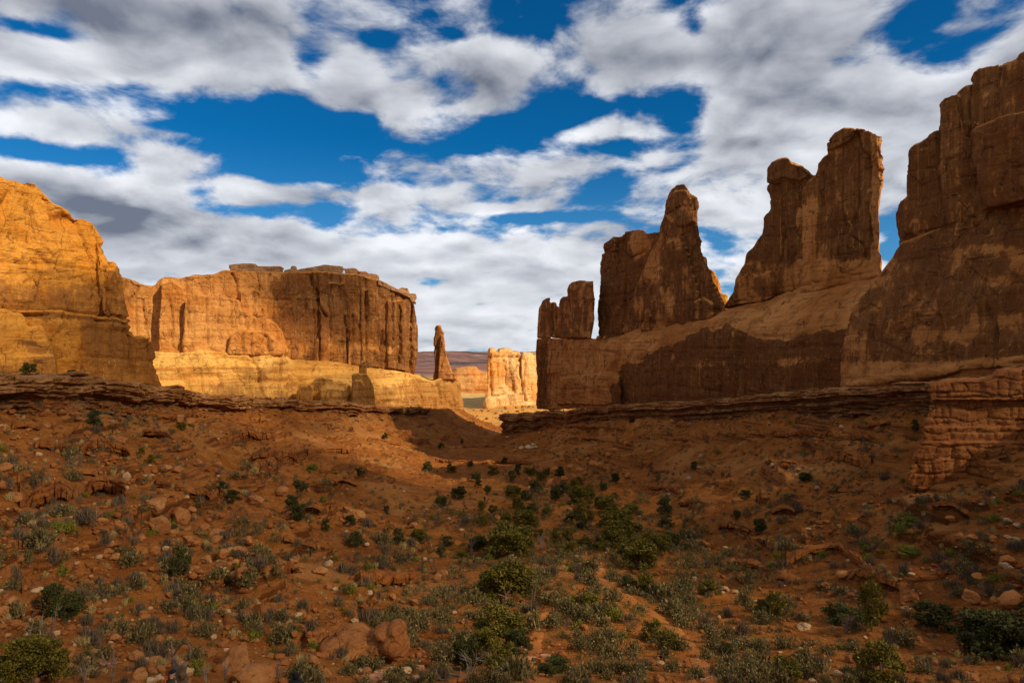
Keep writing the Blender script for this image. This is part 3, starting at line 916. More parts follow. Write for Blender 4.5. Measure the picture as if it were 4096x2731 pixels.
def b_cap(bm):
    for o, off, th in (
        ([(228, 265), (229, 264), (245, 262.7), (256, 263.6), (255, 267), (256, 271), (230, 271), (231, 268)], 3, 14),
        ([(256, 267), (258, 265.6), (268, 266), (281, 266), (283, 268), (281, 270), (283, 273), (258, 272)], 4, 14),
        ([(285, 270), (291, 269), (297, 270), (298, 275), (285, 274)], 4, 12),
        ([(291.4, 270), (292, 265.6), (296.4, 266.2), (297, 270)], 5, 6),
        ([(298, 270), (300.5, 268), (319, 265), (324, 263.9), (343, 266), (343.5, 269), (342, 272), (344, 275), (299, 276)], 3, 16),
        ([(345, 268), (354, 267.4), (358, 269), (357, 273), (358, 277), (346, 276)], 4, 12),
        ([(359, 271), (366, 271), (368, 273), (366, 276), (367, 279), (359, 278)], 5, 12),
        ([(367, 275.5), (369, 273.5), (377, 274), (379, 277), (377, 280), (378, 283), (367, 280)], 5, 12),
        ([(378, 279), (387, 283), (398, 288), (408, 292), (409, 297), (398, 293), (386, 288), (378, 284)], -2, 14),
        ([(399, 288), (402, 287), (408, 287.5), (409.5, 292), (408, 295), (400, 292)], 4, 10),
        ([(409, 294), (411, 292.5), (415.5, 293), (417.3, 297), (415, 299), (416.5, 303), (411, 302)], 0, 12)):
        prism(bm, o, d_long, off, th)


cap = rock('caprock', b_cap, 0.7, M['cap'], wall, smooth=2, amp=0.35, sc=1.0, seed=270, bed=2.5)
cap['label'] = 'broken dark caprock slabs along the rim'

# --- the slender spire at the end of the wall
def d_spire(u):
    return 532.0


def b_spire(bm):
    prism(bm, [(434, 379), (433.6, 374.8), (434.4, 370), (433.8, 349), (433.2, 338), (434.4, 331), (434, 327.6), (436, 324.6), (441, 324.6), (442, 329), (444, 332.3), (444.7, 339.4), (445.6, 349), (448, 358.3), (451.5, 370), (453.3, 372.6), (457.2, 372.4), (457.6, 379)], d_spire, 0, 9)
    prism(bm, [(438, 379), (439, 345), (441, 335), (444, 336), (446, 352), (451, 372), (451, 379)], d_spire, -2.0, 6)


spire = rock('rock_spire', b_spire, 0.62, M['red'], smooth=2, amp=0.42, sc=0.9, seed=300, varnish=lambda U, V, P: 0.75 - 0.4 * sstep(U, 437, 443))  # left side darkened: its shade is painted in through the varnish value
tag(spire, 'tall slender dark rock spire standing alone at the right end of the long wall', 'rock spire')


def d_squat(u):
    return 432.0


def b_squat(bm):
    prism(bm, [(351.2, 411), (350.6, 392.5), (351.8, 385.4), (351.2, 376), (352.4, 374), (358.3, 373), (360, 374), (366.2, 373.6), (368.3, 376), (371.3, 380.7), (373.6, 389), (374.8, 397), (374.2, 402), (373, 411)], d_squat, 0, 16)
    prism(bm, [(359, 376), (359.2, 370), (359.5, 363), (361.3, 360.4), (365.4, 360.4), (366.2, 363), (366.2, 376)], d_squat, 3, 7)
    prism(bm, [(351.5, 411), (352, 388), (355, 380.5), (361, 380), (365, 386), (366, 411)], d_squat, -2.5, 12)


sq = rock('rock_spire', b_squat, 0.5, M['slick'], smooth=3, amp=0.3, sc=0.8, seed=320, varnish=lambda U, V, P: 0.72)
tag(sq, 'squat knobbly brown rock spire standing before the foot of the long wall', 'rock spire')


def b_lumps(bm):
    prism(bm, [(297, 411), (297, 391), (301.7, 386.6), (310, 384), (313, 388), (313.5, 411)], d_squat, 4, 14)
    prism(bm, [(312, 411), (312, 384), (314.7, 379.5), (323, 377), (333.5, 379.5), (337, 385.4), (338, 411)], d_squat, 9, 14)
    prism(bm, [(319, 411), (320, 390), (326, 388), (344, 389), (348.5, 394), (348, 400), (345, 411)], d_squat, 2, 12)
    prism(bm, [(344, 392), (347.7, 385), (350.6, 385), (351, 411), (344, 411)], d_squat, 5, 10)


lu = rock('rock_outcrop', b_lumps, 0.55, M['slick'], smooth=4, amp=0.4, sc=0.8, seed=340, varnish=lambda U, V, P: 0.5)
tag(lu, 'cluster of rounded brown rock knobs left of the squat spire', 'rock outcrop')


# --- beyond the gap
def d_towers(u):
    return 800.0 + (u - 487) * 0.9


def b_towers(bm):
    prism(bm, [(487.2, 415), (487, 377.5), (487.8, 361), (489.7, 353.5), (489, 351), (489, 348), (493, 348), (494, 351.4), (499.3, 351.6), (500, 349), (505, 348.6), (510.8, 350), (512, 352.2), (519.7, 352), (521, 356), (521, 415)], d_towers, 0, 34)
    prism(bm, [(521.5, 415), (521, 358), (522, 351), (524, 352.7), (536, 351.6), (560, 351), (575, 352), (575, 415)], d_towers, -3, 60)
    prism(bm, [(487, 415), (487, 394), (520, 392), (560, 393), (575, 415)], d_towers, -12, 40)


tw = rock('rock_tower', b_towers, 1.4, M['bright'], smooth=2, amp=0.75, sc=2.0, seed=360, extra=lambda P, N: grooves(P, G_TOWERS), varnish=lambda U, V, P: 0.30 + 0.3 * np.exp(-((U - 512) / 6) ** 2))
tag(tw, 'bright sunlit blocky sandstone tower seen through the gap', 'rock tower')


def d_mesa(u):
    return 1080.0


def b_mesa(bm):
    cols = []
    for u, vt in ((415, 384), (436, 381), (446, 377), (452, 371.5), (456, 368.5), (466, 367), (476, 366.8), (479, 371), (486, 372.4), (500, 376), (515, 384)):
        cols.append((u, [(-30, 402), (-28, 388.5 if vt < 386 else 395), (-12, min(vt + 9, 386) if vt < 382 else vt + 1.5), (-6, vt + 4 if vt < 380 else vt + 1), (0, vt)]))
    loft(bm, cols, d_mesa, 60)


ms = rock('mesa', b_mesa, 1.9, M['orange'], smooth=2, amp=0.6, sc=2.2, seed=380, bed=2.0, varnish=lambda U, V, P: 0.12)
tag(ms, 'low sunlit orange mesa between the slender spire and the bright tower', 'mesa')


def d_behind(u):
    return 400.0


def b_behind(bm):
    prism(bm, [(704, 320), (704, 262), (708.4, 267), (714.7, 270.7), (719.5, 280), (720.3, 293), (727.5, 293.8), (727, 298), (730, 320)], d_behind, 0, 20)


bh = rock('rock_outcrop', b_behind, 0.8, M['gold'], smooth=3, amp=0.5, sc=1.0, seed=390, varnish=lambda U, V, P: 0.05)
tag(bh, 'small glowing orange rock knob behind the saddle right of the pointed tower', 'rock outcrop')


# --- right wall
def b_right(bm):
    T = [(537, 404, 338.2, 337, 3), (560, 404, 338.2, 337, 4), (590, 404, 338.5, 337, 6), (600, 403, 345, 338, 9), (620, 402, 346, 335.5, 13), (640, 401.5, 350, 327, 15), (670, 400, 341, 321, 15), (695, 399, 333, 317.5, 15), (712, 398, 327, 315, 15), (728, 397.5, 326, 309, 16), (740, 396.5, 331, 305, 20), (765, 394.5, 338, 300, 24), (800, 391.5, 335, 290, 26), (840, 388.5, 325, 281, 28), (885, 385, 312, 272, 28), (910, 383, 312, 265, 28)]
    cols = []
    for u, vb, vw, vt, s in T:
        h = vb - vw
        cols.append((u, [(0, vb + 5), (-0.6, vb - h * 0.5), (0.6, vw + h * 0.06), (s * 0.22, vw - (vw - vt) * 0.35), (s * 0.55, vw - (vw - vt) * 0.7), (s, vt)]))
    loft(bm, cols, d_right, 30)
    prism(bm, [(556, 404), (556, 384), (560, 379), (575, 376), (600, 373), (614, 372), (619, 376), (621, 398), (621, 404)], d_right, -5, 14)


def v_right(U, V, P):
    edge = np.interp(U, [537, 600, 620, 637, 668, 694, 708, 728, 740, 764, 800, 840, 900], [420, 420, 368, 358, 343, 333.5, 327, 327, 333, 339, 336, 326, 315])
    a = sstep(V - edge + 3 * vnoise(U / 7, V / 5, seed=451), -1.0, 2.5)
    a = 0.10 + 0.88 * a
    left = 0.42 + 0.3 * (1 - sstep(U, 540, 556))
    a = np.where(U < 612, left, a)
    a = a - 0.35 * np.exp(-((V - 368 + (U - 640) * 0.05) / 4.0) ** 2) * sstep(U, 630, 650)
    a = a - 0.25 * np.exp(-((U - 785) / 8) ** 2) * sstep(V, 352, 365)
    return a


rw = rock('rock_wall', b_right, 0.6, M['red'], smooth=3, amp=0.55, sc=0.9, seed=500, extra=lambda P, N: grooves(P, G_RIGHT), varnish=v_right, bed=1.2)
tag(rw, 'long dark varnished wall on the right with a pale sloping shoulder carrying the towers', 'rock wall')


def b_fingers(bm):
    prism(bm, [(537, 337.5), (537.4, 321.7), (538.6, 308), (542.5, 300), (546, 298), (549.7, 297), (551, 302), (551.6, 320), (552, 337.5)], d_right, -0.5, 14)
    prism(bm, [(551, 337.5), (550.8, 306), (553, 301), (556, 302), (558, 309), (558.8, 322), (559, 337.5)], d_right, 1.5, 10)
    prism(bm, [(559, 337.5), (558, 309), (560, 299), (563, 296), (569.4, 296), (571, 300), (572, 337.5)], d_right, -0.6, 14)
    prism(bm, [(570, 337.5), (569, 310), (567.8, 290), (568.4, 285), (572, 281.5), (579, 280), (585, 279.6), (585.5, 300), (586, 337.5)], d_right, -1.0, 16)
    prism(bm, [(585.8, 337.5), (585.6, 300), (585.5, 280.5), (593.2, 280.2), (593.4, 292), (595.2, 299), (594.5, 301), (593.6, 320), (591, 337.5)], d_right, -0.2, 14)
    prism(bm, [(572, 302), (573, 285), (585, 282), (593, 284), (595, 300), (585, 301), (580, 300)], d_right, -2.0, 10)


fg = rock('rock_tower', b_fingers, 0.55, M['red'], smooth=2, amp=0.26, sc=0.8, seed=530, extra=lambda P, N: grooves(P, G_FING), varnish=lambda U, V, P: 0.62)
tag(fg, 'row of upright finger-like rock blocks on the left end of the right wall', 'rock tower')


def d_rt(u):
    return d_right(u) + 15


def b_broad(bm):
    prism(bm, [(598.7, 341), (599, 299.4), (599.6, 277), (600.7, 261), (602, 253), (604.7, 248), (604, 245), (611, 238.5), (613, 236), (622, 236), (624, 231.5), (633.4, 229.2), (643.8, 229.4), (646.2, 233), (652.6, 231.6), (660, 230), (664, 340)], d_rt, 4, 22)
    prism(bm, [(603, 247), (604, 242), (611, 237.5), (614, 239), (618, 250), (610, 252)], d_rt, 1, 10)
    prism(bm, [(599, 341), (600, 262), (605, 252), (616, 254), (622, 262), (624, 300), (622, 341)], d_rt, 2.2, 14)


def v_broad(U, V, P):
    pale_spot = np.exp(-((U - 638) / 9) ** 2 - ((V - 242) / 14) ** 2)  # pale patch with little varnish near the top
    return 0.95 - 0.9 * np.clip(pale_spot * 1.3, 0, 1)


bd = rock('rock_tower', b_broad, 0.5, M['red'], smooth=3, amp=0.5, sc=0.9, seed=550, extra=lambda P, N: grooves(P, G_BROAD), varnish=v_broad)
tag(bd, 'broad dark rock tower with a notched rounded top behind the pointed tower', 'rock tower')


def b_point(bm):
    prism(bm, [(621.5, 341), (622, 333), (627, 310.5), (635, 290), (643, 269), (651, 250), (657.3, 239), (659, 228), (660.5, 222), (664.5, 215), (666, 204), (667, 196), (671.7, 188), (676.5, 184), (684.4, 183.8), (687.6, 188), (690.8, 194), (696, 196.5), (697, 205), (695.3, 210), (696.4, 221), (698.8, 231), (701.2, 244), (702, 255), (706.5, 256.5), (707.6, 266), (710, 272), (711.5, 280), (716.3, 290), (722.7, 301), (727, 312), (727, 341)], d_rt, -1, 18)
    prism(bm, [(664, 215), (668, 198), (674, 190), (685, 190), (691, 198), (694, 222), (684, 226), (672, 224)], d_rt, -3, 12)
    prism(bm, [(640, 341), (648, 290), (662, 248), (680, 232), (690, 260), (700, 300), (705, 341)], d_rt, -3.5, 16)
    prism(bm, [(642, 330), (643, 312), (647, 308), (651, 318), (651, 330)], d_rt, -7, 8)
    prism(bm, [(690, 318), (694, 302), (704, 298), (712, 303), (714, 314), (706, 320)], d_rt, -5.5, 10)


pt = rock('rock_tower', b_point, 0.5, M['red'], smooth=3, amp=0.5, sc=0.9, seed=570, extra=lambda P, N: grooves(P, G_POINT), varnish=lambda U, V, P: 0.58 + 0.12 * sstep(U, 655, 690) + 0.18 * vnoise(U / 9, V / 16, seed=78))
tag(pt, 'tall pointed dark rock tower with a small nodding head and broad skirt', 'rock tower')


def d_tf(u):
    return d_right(u) + 24


def b_twin(bm):
    prism(bm, [(723.7, 306), (733, 292.3), (735, 279.4), (744.5, 262), (746.6, 251), (753, 245), (756, 239), (761.7, 232), (765.3, 215), (771, 207.6), (772.2, 188), (768.5, 178), (767.4, 168), (771.7, 161.7), (780.4, 158), (787.5, 158), (790.4, 162), (802, 165.3), (809, 170.3), (815.5, 176), (815, 296), (777.5, 298), (735.9, 306)], d_tf, 2.5, 18)
    prism(bm, [(799, 293), (798.5, 240), (800, 205), (802, 190), (808, 180), (815, 175), (816.2, 170), (817.7, 163), (822, 157), (828.4, 151.7), (827.4, 139), (835, 131), (843.5, 126.5), (862, 126.5), (869.3, 129.4), (881.3, 134), (881.3, 147), (880.3, 157), (883.5, 167), (882, 172), (883.2, 180), (880.8, 189), (878.7, 203), (878.7, 215), (880.3, 229), (878.7, 250), (882, 256), (881, 276), (843.5, 284)], d_tf, 0, 20)
    prism(bm, [(768.5, 178), (767.6, 168), (772, 162), (781, 158.4), (788, 158.6), (791, 163), (802, 166), (811, 173), (800, 180), (784, 178), (774, 184)], d_tf, 0.2, 14)
    prism(bm, [(828, 150), (828, 139), (835, 131.4), (844, 127), (860, 127), (850, 140), (838, 147)], d_tf, -2.0, 14)
    prism(bm, [(733, 304), (736, 282), (748, 270), (757, 276), (770, 270), (774, 296), (760, 302)], d_tf, -2.5, 14)
    prism(bm, [(868, 150), (872, 132), (881, 134.5), (881, 150), (883, 167), (882.6, 181), (878.5, 204), (879, 250), (881.5, 274), (873, 276), (869, 220), (866, 190)], d_tf, 1.5, 24)


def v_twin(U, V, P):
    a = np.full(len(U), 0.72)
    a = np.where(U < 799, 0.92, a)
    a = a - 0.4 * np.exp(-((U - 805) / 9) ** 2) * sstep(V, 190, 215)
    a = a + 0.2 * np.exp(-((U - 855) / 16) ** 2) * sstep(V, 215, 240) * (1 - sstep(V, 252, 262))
    a = np.where(U > 871, 0.25, a)  # right edge paler: sunlight on it painted in through the varnish value
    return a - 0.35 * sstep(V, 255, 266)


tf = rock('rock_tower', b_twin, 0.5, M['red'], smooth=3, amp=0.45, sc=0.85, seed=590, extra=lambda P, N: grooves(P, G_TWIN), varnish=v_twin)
tag(tf, 'pair of tall joined rock fins high on the right wall, the right fin taller', 'rock tower')


# --- the great wall at the right edge
def d_edge(u):
    return d_right(u) - 9


def b_edge(bm):
    T = [(842, 392, 360, 350), (846, 391, 345, 332), (853, 390, 335, 312), (861, 389, 330, 297), (872, 387.5, 328, 280), (882, 386, 325, 268.5), (894, 385, 318, 254.5), (901, 384.5, 310, 242), (925, 381.5, 305, 233), (945, 379, 300, 226), (990, 374.5, 295, 208), (1024, 371, 290, 199), (1060, 369, 285, 190), (1110, 365, 280, 180)]
    cols = []
    for u, vb, vm, vt in T:
        e = min(1.0, max(0.3, (u - 836) / 60.0))
        cols.append((u, [(0, vb + 6), (1.0 * e, vb * 0.6 + vm * 0.4), (3.5 * e, vm), (8 * e, vm * 0.5 + vt * 0.5), (13 * e, vt)]))
    loft(bm, cols, d_edge, 40)
    # overhanging lip at the foot
    prism(bm, [(845, 384), (880, 376), (930, 369), (980, 362), (1040, 356), (1110, 350), (1110, 362), (1024, 366), (975, 371), (925, 377.5), (880, 382.5), (848, 387)], d_edge, -1.6, 14)


ew = rock('rock_wall', b_edge, 0.5, M['red'], smooth=4, amp=0.55, sc=0.8, seed=620, bed=1.3, extra=lambda P, N: grooves(P, G_EDGE), varnish=lambda U, V, P: 0.68 - 0.45 * sstep(V, 360, 368) + 0.2 * vnoise(U / 30, V / 14, seed=77) + 0.15 * np.exp(-((U - 880) / 25) ** 2 - ((V - 340) / 30) ** 2))
tag(ew, 'highest dark rock wall at the right edge, with stacked crags above a sweeping skirt', 'rock wall')


def b_crag(bm):
    prism(bm, [(901, 250), (898, 224), (896.8, 206), (900.3, 200), (908.7, 195.4), (910, 174), (910, 150), (914.7, 145), (928, 138), (930, 133), (938.6, 128.4), (941, 140), (945, 240)], d_edge, 14, 26)
    prism(bm, [(940, 236), (940, 222), (937.4, 171), (939.5, 140), (939.8, 114), (938, 107), (942, 98.5), (955.4, 92.5), (959, 94), (962, 120), (985, 190), (988, 224)], d_edge, 11.5, 26)
    prism(bm, [(956, 96), (956, 92), (963.7, 85.3), (970.5, 83.5), (971, 110), (975, 200), (956, 200)], d_edge, 13.5, 26)
    prism(bm, [(972.5, 220), (972, 83), (971.4, 73.4), (978, 67.4), (1000, 62.6), (1001, 90), (1004, 220)], d_edge, 14, 30)
    prism(bm, [(1001, 220), (1001.5, 63), (1016.4, 57.8), (1018.8, 53), (1024, 49.5), (1060, 40), (1110, 30), (1110, 220)], d_edge, 13, 30)
    prism(bm, [(968, 133), (978, 126), (1006.8, 114), (1024, 110.5), (1110, 103), (1110, 190), (1040, 200), (1006.8, 202.5), (987.7, 207), (983, 190.6), (978, 171.5), (972, 162), (971, 140)], d_edge, 7.5, 20)


cr = rock('crag', b_crag, 0.5, M['red'], ew, smooth=3, amp=0.38, sc=0.75, seed=640, extra=lambda P, N: grooves(P, G_CRAG), varnish=lambda U, V, P: 0.72 - 0.1 * np.exp(-((U - 955) / 14) ** 2))
cr['label'] = 'stacked upright slabs of the upper crag'
# ---------------------------------------------------------------- ledges: bedded, blocky rims
def ledge(name, pts, nrm, ztop, depth, prof, seed, mat, step=0.45, rows=44, base=1.7, amp=1.0, wid=2.6, back=4.0, parent=None, ground=False):
    """a rim of rock along a curve: pts (n,2), nrm (n,2) outwards, ztop (n), depth (n); prof: [(part of the depth, overhang)]"""
    n = len(pts)
    s = np.concatenate([[0], np.cumsum(np.hypot(*np.diff(pts, axis=0).T))])
    m = max(8, int(s[-1] / step))
    ss = np.linspace(0, s[-1], m)
    px, py = np.interp(ss, s, pts[:, 0]), np.interp(ss, s, pts[:, 1])
    nx, ny = np.interp(ss, s, nrm[:, 0]), np.interp(ss, s, nrm[:, 1])
    zt, dp = np.interp(ss, s, ztop), np.interp(ss, s, depth)
    q = np.linspace(0, 1, rows)
    pf = np.interp(q, [p[0] for p in prof], [p[1] for p in prof])
    S = np.repeat(ss[None], rows, 0)
    Q = np.repeat(q[:, None], m, 1)
    D = Q * dp[None]
    wave = 0.12 * vnoise(S / 9, Q * 0 + 0.3, seed=seed)
    out = np.interp(np.clip(Q + wave * 0.5, 0, 1), [p[0] for p in prof], [p[1] for p in prof])
    D = D + 0.4 * vnoise(S / 12, D / 6, seed=seed + 66) + 0.25 * vnoise(S / 2.2, D / 6, seed=seed + 67)
    b1, r1 = blocks(S, D, 1.6, wid, seed, 0.34)
    b2, r2 = blocks(S, D, 0.95, wid * 0.4, seed + 40, 0.18)
    out = out + amp * (0.85 * (b1 - 1) + 0.95 * (r1 - 0.5) + 0.22 * (b2 - 1) + 0.28 * (r2 - 0.5))
    out = out + amp * (0.8 * vnoise(S / 6, D / 4, seed=seed + 60) + 0.22 * fbm(S / 0.9, D / 0.7, oct=2, seed=seed + 61))
    gap = sstep(vnoise(S / 11, Q * 0 + 4.4, seed=seed + 62), 0.30, 0.5)
    out = out - gap * amp * 1.3 * (1 - Q) + 1.1 * amp * vnoise(S / 17, Q * 0 + 9.3, seed=seed + 68)
    top = 0.45 * amp * (r1[2] - 0.5) + 0.25 * amp * vnoise(ss / 3, ss * 0, seed=seed + 63) - gap[0] * 0.8 * amp
    Z = zt[None] - D + top[None] * (1 - Q) ** 2
    X = px[None] + nx[None] * (base + out)
    Y = py[None] + ny[None] * (base + out)
    lid = np.stack([px - nx * back, py - ny * back, zt - 0.8], 1)
    lid2 = np.stack([px - nx * back * 0.15, py - ny * back * 0.15, zt + 0.12 + top * 0.8], 1)
    if ground:
        lid[:, 2] = [gz(a, b) - 0.25 for a, b in lid[:, :2]]
        lid2[:, 2] = Z[0] + 0.02
    V = np.concatenate([lid, lid2, np.stack([X.ravel(), Y.ravel(), Z.ravel()], 1)])
    me = mesh_np(name, V, grid_faces(rows + 2, m)[:, ::-1], smooth=False)
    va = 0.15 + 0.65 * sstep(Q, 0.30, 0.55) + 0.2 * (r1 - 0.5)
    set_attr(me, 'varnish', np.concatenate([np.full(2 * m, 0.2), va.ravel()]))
    return link(name, me, mat, parent)


def curve_y(ys, fx, side):
    p = np.stack([fx(ys), ys], 1)
    t = np.gradient(np.stack([np.convolve(np.pad(p[:, 0], 6, 'edge'), np.ones(13) / 13, 'valid'), ys], 1), axis=0)
    t /= np.linalg.norm(t, axis=1)[:, None]
    return p, np.stack([t[:, 1], -t[:, 0]], 1) * side


PROF_L = [(0, 0.4), (0.05, 1.0), (0.26, 1.2), (0.28, 0.4), (0.32, 1.1), (0.45, 0.9), (0.47, -1.0), (0.60, -1.5), (0.63, -0.4), (0.76, -0.1), (0.79, -0.8), (0.86, -0.7), (1, 0.6)]
PROF_R = [(0, 0.1), (0.05, 0.8), (0.29, 1.1), (0.32, -0.9), (0.43, -1.2), (0.46, 0.2), (0.60, 0.35), (0.63, -0.9), (0.70, -0.8), (0.73, 0.1), (0.86, 0.1), (0.88, -0.3), (1, 0.7)]
ys = np.linspace(58, 462, 430)
p, nn = curve_y(ys, x_left, 1.0)
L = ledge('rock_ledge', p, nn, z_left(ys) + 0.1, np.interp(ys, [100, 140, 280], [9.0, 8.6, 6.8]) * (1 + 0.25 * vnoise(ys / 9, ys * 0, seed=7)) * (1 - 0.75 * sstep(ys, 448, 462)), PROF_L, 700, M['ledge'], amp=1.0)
tag(L, 'broken brown caprock ledge along the rim of the left slope, dark and undercut beneath', 'ledge')
ys = np.concatenate([np.linspace(104, 412, 330), np.linspace(412.4, 446, 100), np.linspace(446.4, 500, 60)])
p, nn = curve_y(ys, x_right, -1.0)
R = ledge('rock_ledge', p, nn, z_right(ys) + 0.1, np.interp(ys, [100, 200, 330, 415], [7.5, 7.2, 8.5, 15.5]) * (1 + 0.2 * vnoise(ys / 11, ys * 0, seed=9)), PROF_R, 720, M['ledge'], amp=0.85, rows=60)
tag(R, 'long layered ledge running below the right wall to a blunt promontory by the gap', 'ledge')

PROF_S = [(0, 0.0), (0.08, 0.6), (0.38, 0.8), (0.46, 0.0), (0.62, -0.2), (0.68, 0.35), (0.85, 0.3), (1, 0.1)]
SMALL = [
    ([(18, 508), (40, 506), (62, 500), (78, 494), (100, 492), (128, 496)], 2.4, 'undercut red ledge over a dark alcove, low on the left slope'),
    ([(78, 453), (92, 452), (106, 451), (120, 453), (132, 457)], 1.6, 'crumbling red ledge high on the left slope below the rim'),
    ([(104, 411), (122, 413), (140, 415), (165, 416), (192, 417)], 1.3, 'row of rounded red blocks just under the left rim'),
    ([(222, 437), (240, 437), (258, 438), (277, 437)], 2.2, 'red ledge directly below the left rim left of the squat spire'),
    ([(246, 461), (262, 460), (280, 459), (300, 458)], 2.0, 'red ledge halfway up the left slope, dark cleft at its left end'),
    ([(306, 453), (322, 452), (340, 453), (361, 455)], 1.9, 'red ledge on the left slope straight below the squat spire'),
    ([(370, 474), (382, 471), (395, 470), (406, 472), (418, 474)], 1.0, 'thin arched lip of rock on the left slope by the valley floor'),
    ([(352, 585), (366, 586), (380, 585), (395, 583), (410, 581), (428, 578)], 1.5, 'overhanging rounded ledge above the foot of the left slope'),
    ([(222, 620), (240, 618), (258, 616), (274, 613), (287, 610)], 0.8, 'small broken ledge above the big rounded boulder'),
    ([(784, 568), (794, 564), (806, 557), (818, 550), (832, 549), (846, 556), (856, 564), (874, 568)], 1.1, 'curved slab ledge arching over a hollow on the right slope'),
    ([(838, 578), (856, 581), (874, 584), (890, 587), (910, 589), (936, 589)], 1.3, 'ledge of squared red blocks at the foot of the right slope'),
    ([(716, 528), (728, 530), (744, 533), (758, 535)], 1.7, 'short broken ledge where the right slope meets the valley floor'),
    ([(778, 465), (800, 463), (825, 462), (848, 464), (873, 468)], 1.9, 'dark hollowed ledge in the middle of the right slope'),
    ([(744, 438), (770, 437), (800, 437), (840, 439), (892, 443)], 1.5, 'faint upper ledge on the right slope under the layered rim'),
    ([(676, 507), (690, 503), (704, 502), (726, 508)], 1.4, 'crumbled ledge low on the right slope beside the green trees'),
    ([(434, 461), (452, 462), (470, 463), (490, 463), (512, 463), (536, 465)], 1.6, 'broken red ledge crossing the valley floor behind the trees'),
    ([(503, 431), (530, 429), (560, 428), (592, 429), (626, 431)], 1.4, 'thin red ledge below the promontory'),
]


def small_ledge(i, pp, hgt, lab):
    hgt *= 1.5 if pp[0][1] < 470 else 1.15
    us_, vs_ = np.array(pp, float).T
    n = max(12, int((us_[-1] - us_[0]) / 2.2))
    uu = np.linspace(us_[0], us_[-1], n)
    vv = np.interp(uu, us_, vs_) + 1.2 * vnoise(uu / 9, uu * 0 + i)
    P3 = np.array([hit(a, b) for a, b in zip(uu, vv)])
    for c in (0, 1, 2):
        P3[:, c] = np.convolve(np.pad(P3[:, c], 3, 'edge'), np.ones(7) / 7, 'valid')
    nn = -P3[:, :2] / np.linalg.norm(P3[:, :2], axis=1)[:, None]
    d0 = P3[:, 1].mean()
    env = np.sin(np.linspace(0.02, math.pi - 0.02, n)) ** 0.18 * (0.72 + 0.42 * vnoise(np.linspace(0, n / 9, n), np.zeros(n) + i * 3.7))
    zt = P3[:, 2] + hgt * (env - 0.12) * 0.9
    o = ledge('rock_ledge', P3[:, :2], nn, zt, np.full(n, hgt * 1.35), PROF_S, 800 + i * 7, M['slopeledge'], step=max(0.16, d0 * 0.0016), rows=22, base=0.5, amp=0.36 * hgt / 1.2, wid=1.3 + hgt * 0.5, back=3.0 + 1.5 * hgt, ground=True)
    o['category'] = 'ledge'
    if lab:
        tag(o, lab, 'ledge', 'small rock ledges on the canyon slopes')
    return o


for i, q in enumerate(SMALL):
    small_ledge(i, *q)


# --- blocky outcrop at the right edge
def d_out(u):
    return 101.0


def b_out(bm):
    prism(bm, [(930, 396), (929.4, 385), (936, 382), (954, 381.5), (957, 380.5), (977, 380.6), (992, 377.6), (997, 372), (1007, 369.5), (1019, 369.5), (1040, 366), (1100, 360), (1100, 400), (930, 399)], d_out, 0, 16)
    prism(bm, [(930.6, 399), (931, 406), (927, 416), (923.6, 428), (1100, 428), (1100, 398)], d_out, 1.2, 16)
    prism(bm, [(923.6, 427), (922.6, 443), (1100, 445), (1100, 426)], d_out, 0.3, 16)
    prism(bm, [(922.6, 442), (917.8, 446), (913, 456), (909.6, 467), (907.5, 481), (909.6, 485), (916.6, 488.5), (929.4, 490), (941, 495), (958, 490), (982, 480), (1005, 478), (1024, 480), (1100, 482), (1100, 442)], d_out, -1.2, 16)


def x_out(P, N):
    s, z = P[:, 0] + 0.4 * P[:, 1], P[:, 2]
    side = np.clip(1.2 - np.abs(N[:, 2]) * 1.2, 0, 1)
    z = z + 0.4 * vnoise(s / 3.0, P[:, 2] / 3, seed=931)
    b1, r1 = blocks(s, z, 1.9, 2.5, 901, 0.2)
    b2, r2 = blocks(s, z, 0.75, 1.1, 911, 0.12)
    low = sstep(z, -11, -13)
    d = 0.8 * (b1 - 1) + 1.1 * (r1 - 0.5) + (0.24 * (b2 - 1) + 0.26 * (r2 - 0.5)) * (1 - 0.6 * low)
    V = HV - F * z / P[:, 1]
    for v0, w, a in ((398.5, 1.6, 1.0), (425, 1.0, 0.5), (444.5, 1.0, 0.7), (463, 0.8, 0.35)):
        d -= a * np.exp(-((V - v0 + 1.5 * vnoise(s / 4, z * 0, seed=int(v0))) / w) ** 2)
    return d * side + 0.22 * fbm(P[:, 0] / 0.9, P[:, 1] / 0.9, P[:, 2] / 0.7, 3, 921)


oc = rock('rock_outcrop', b_out, 0.16, M['redrock'], smooth=2, amp=0.22, sc=0.45, seed=900, extra=x_out, varnish=lambda U, V, P: 0.3)
tag(oc, 'block-layered orange rock outcrop jutting from the right slope, tan slabs on top', 'rock outcrop')


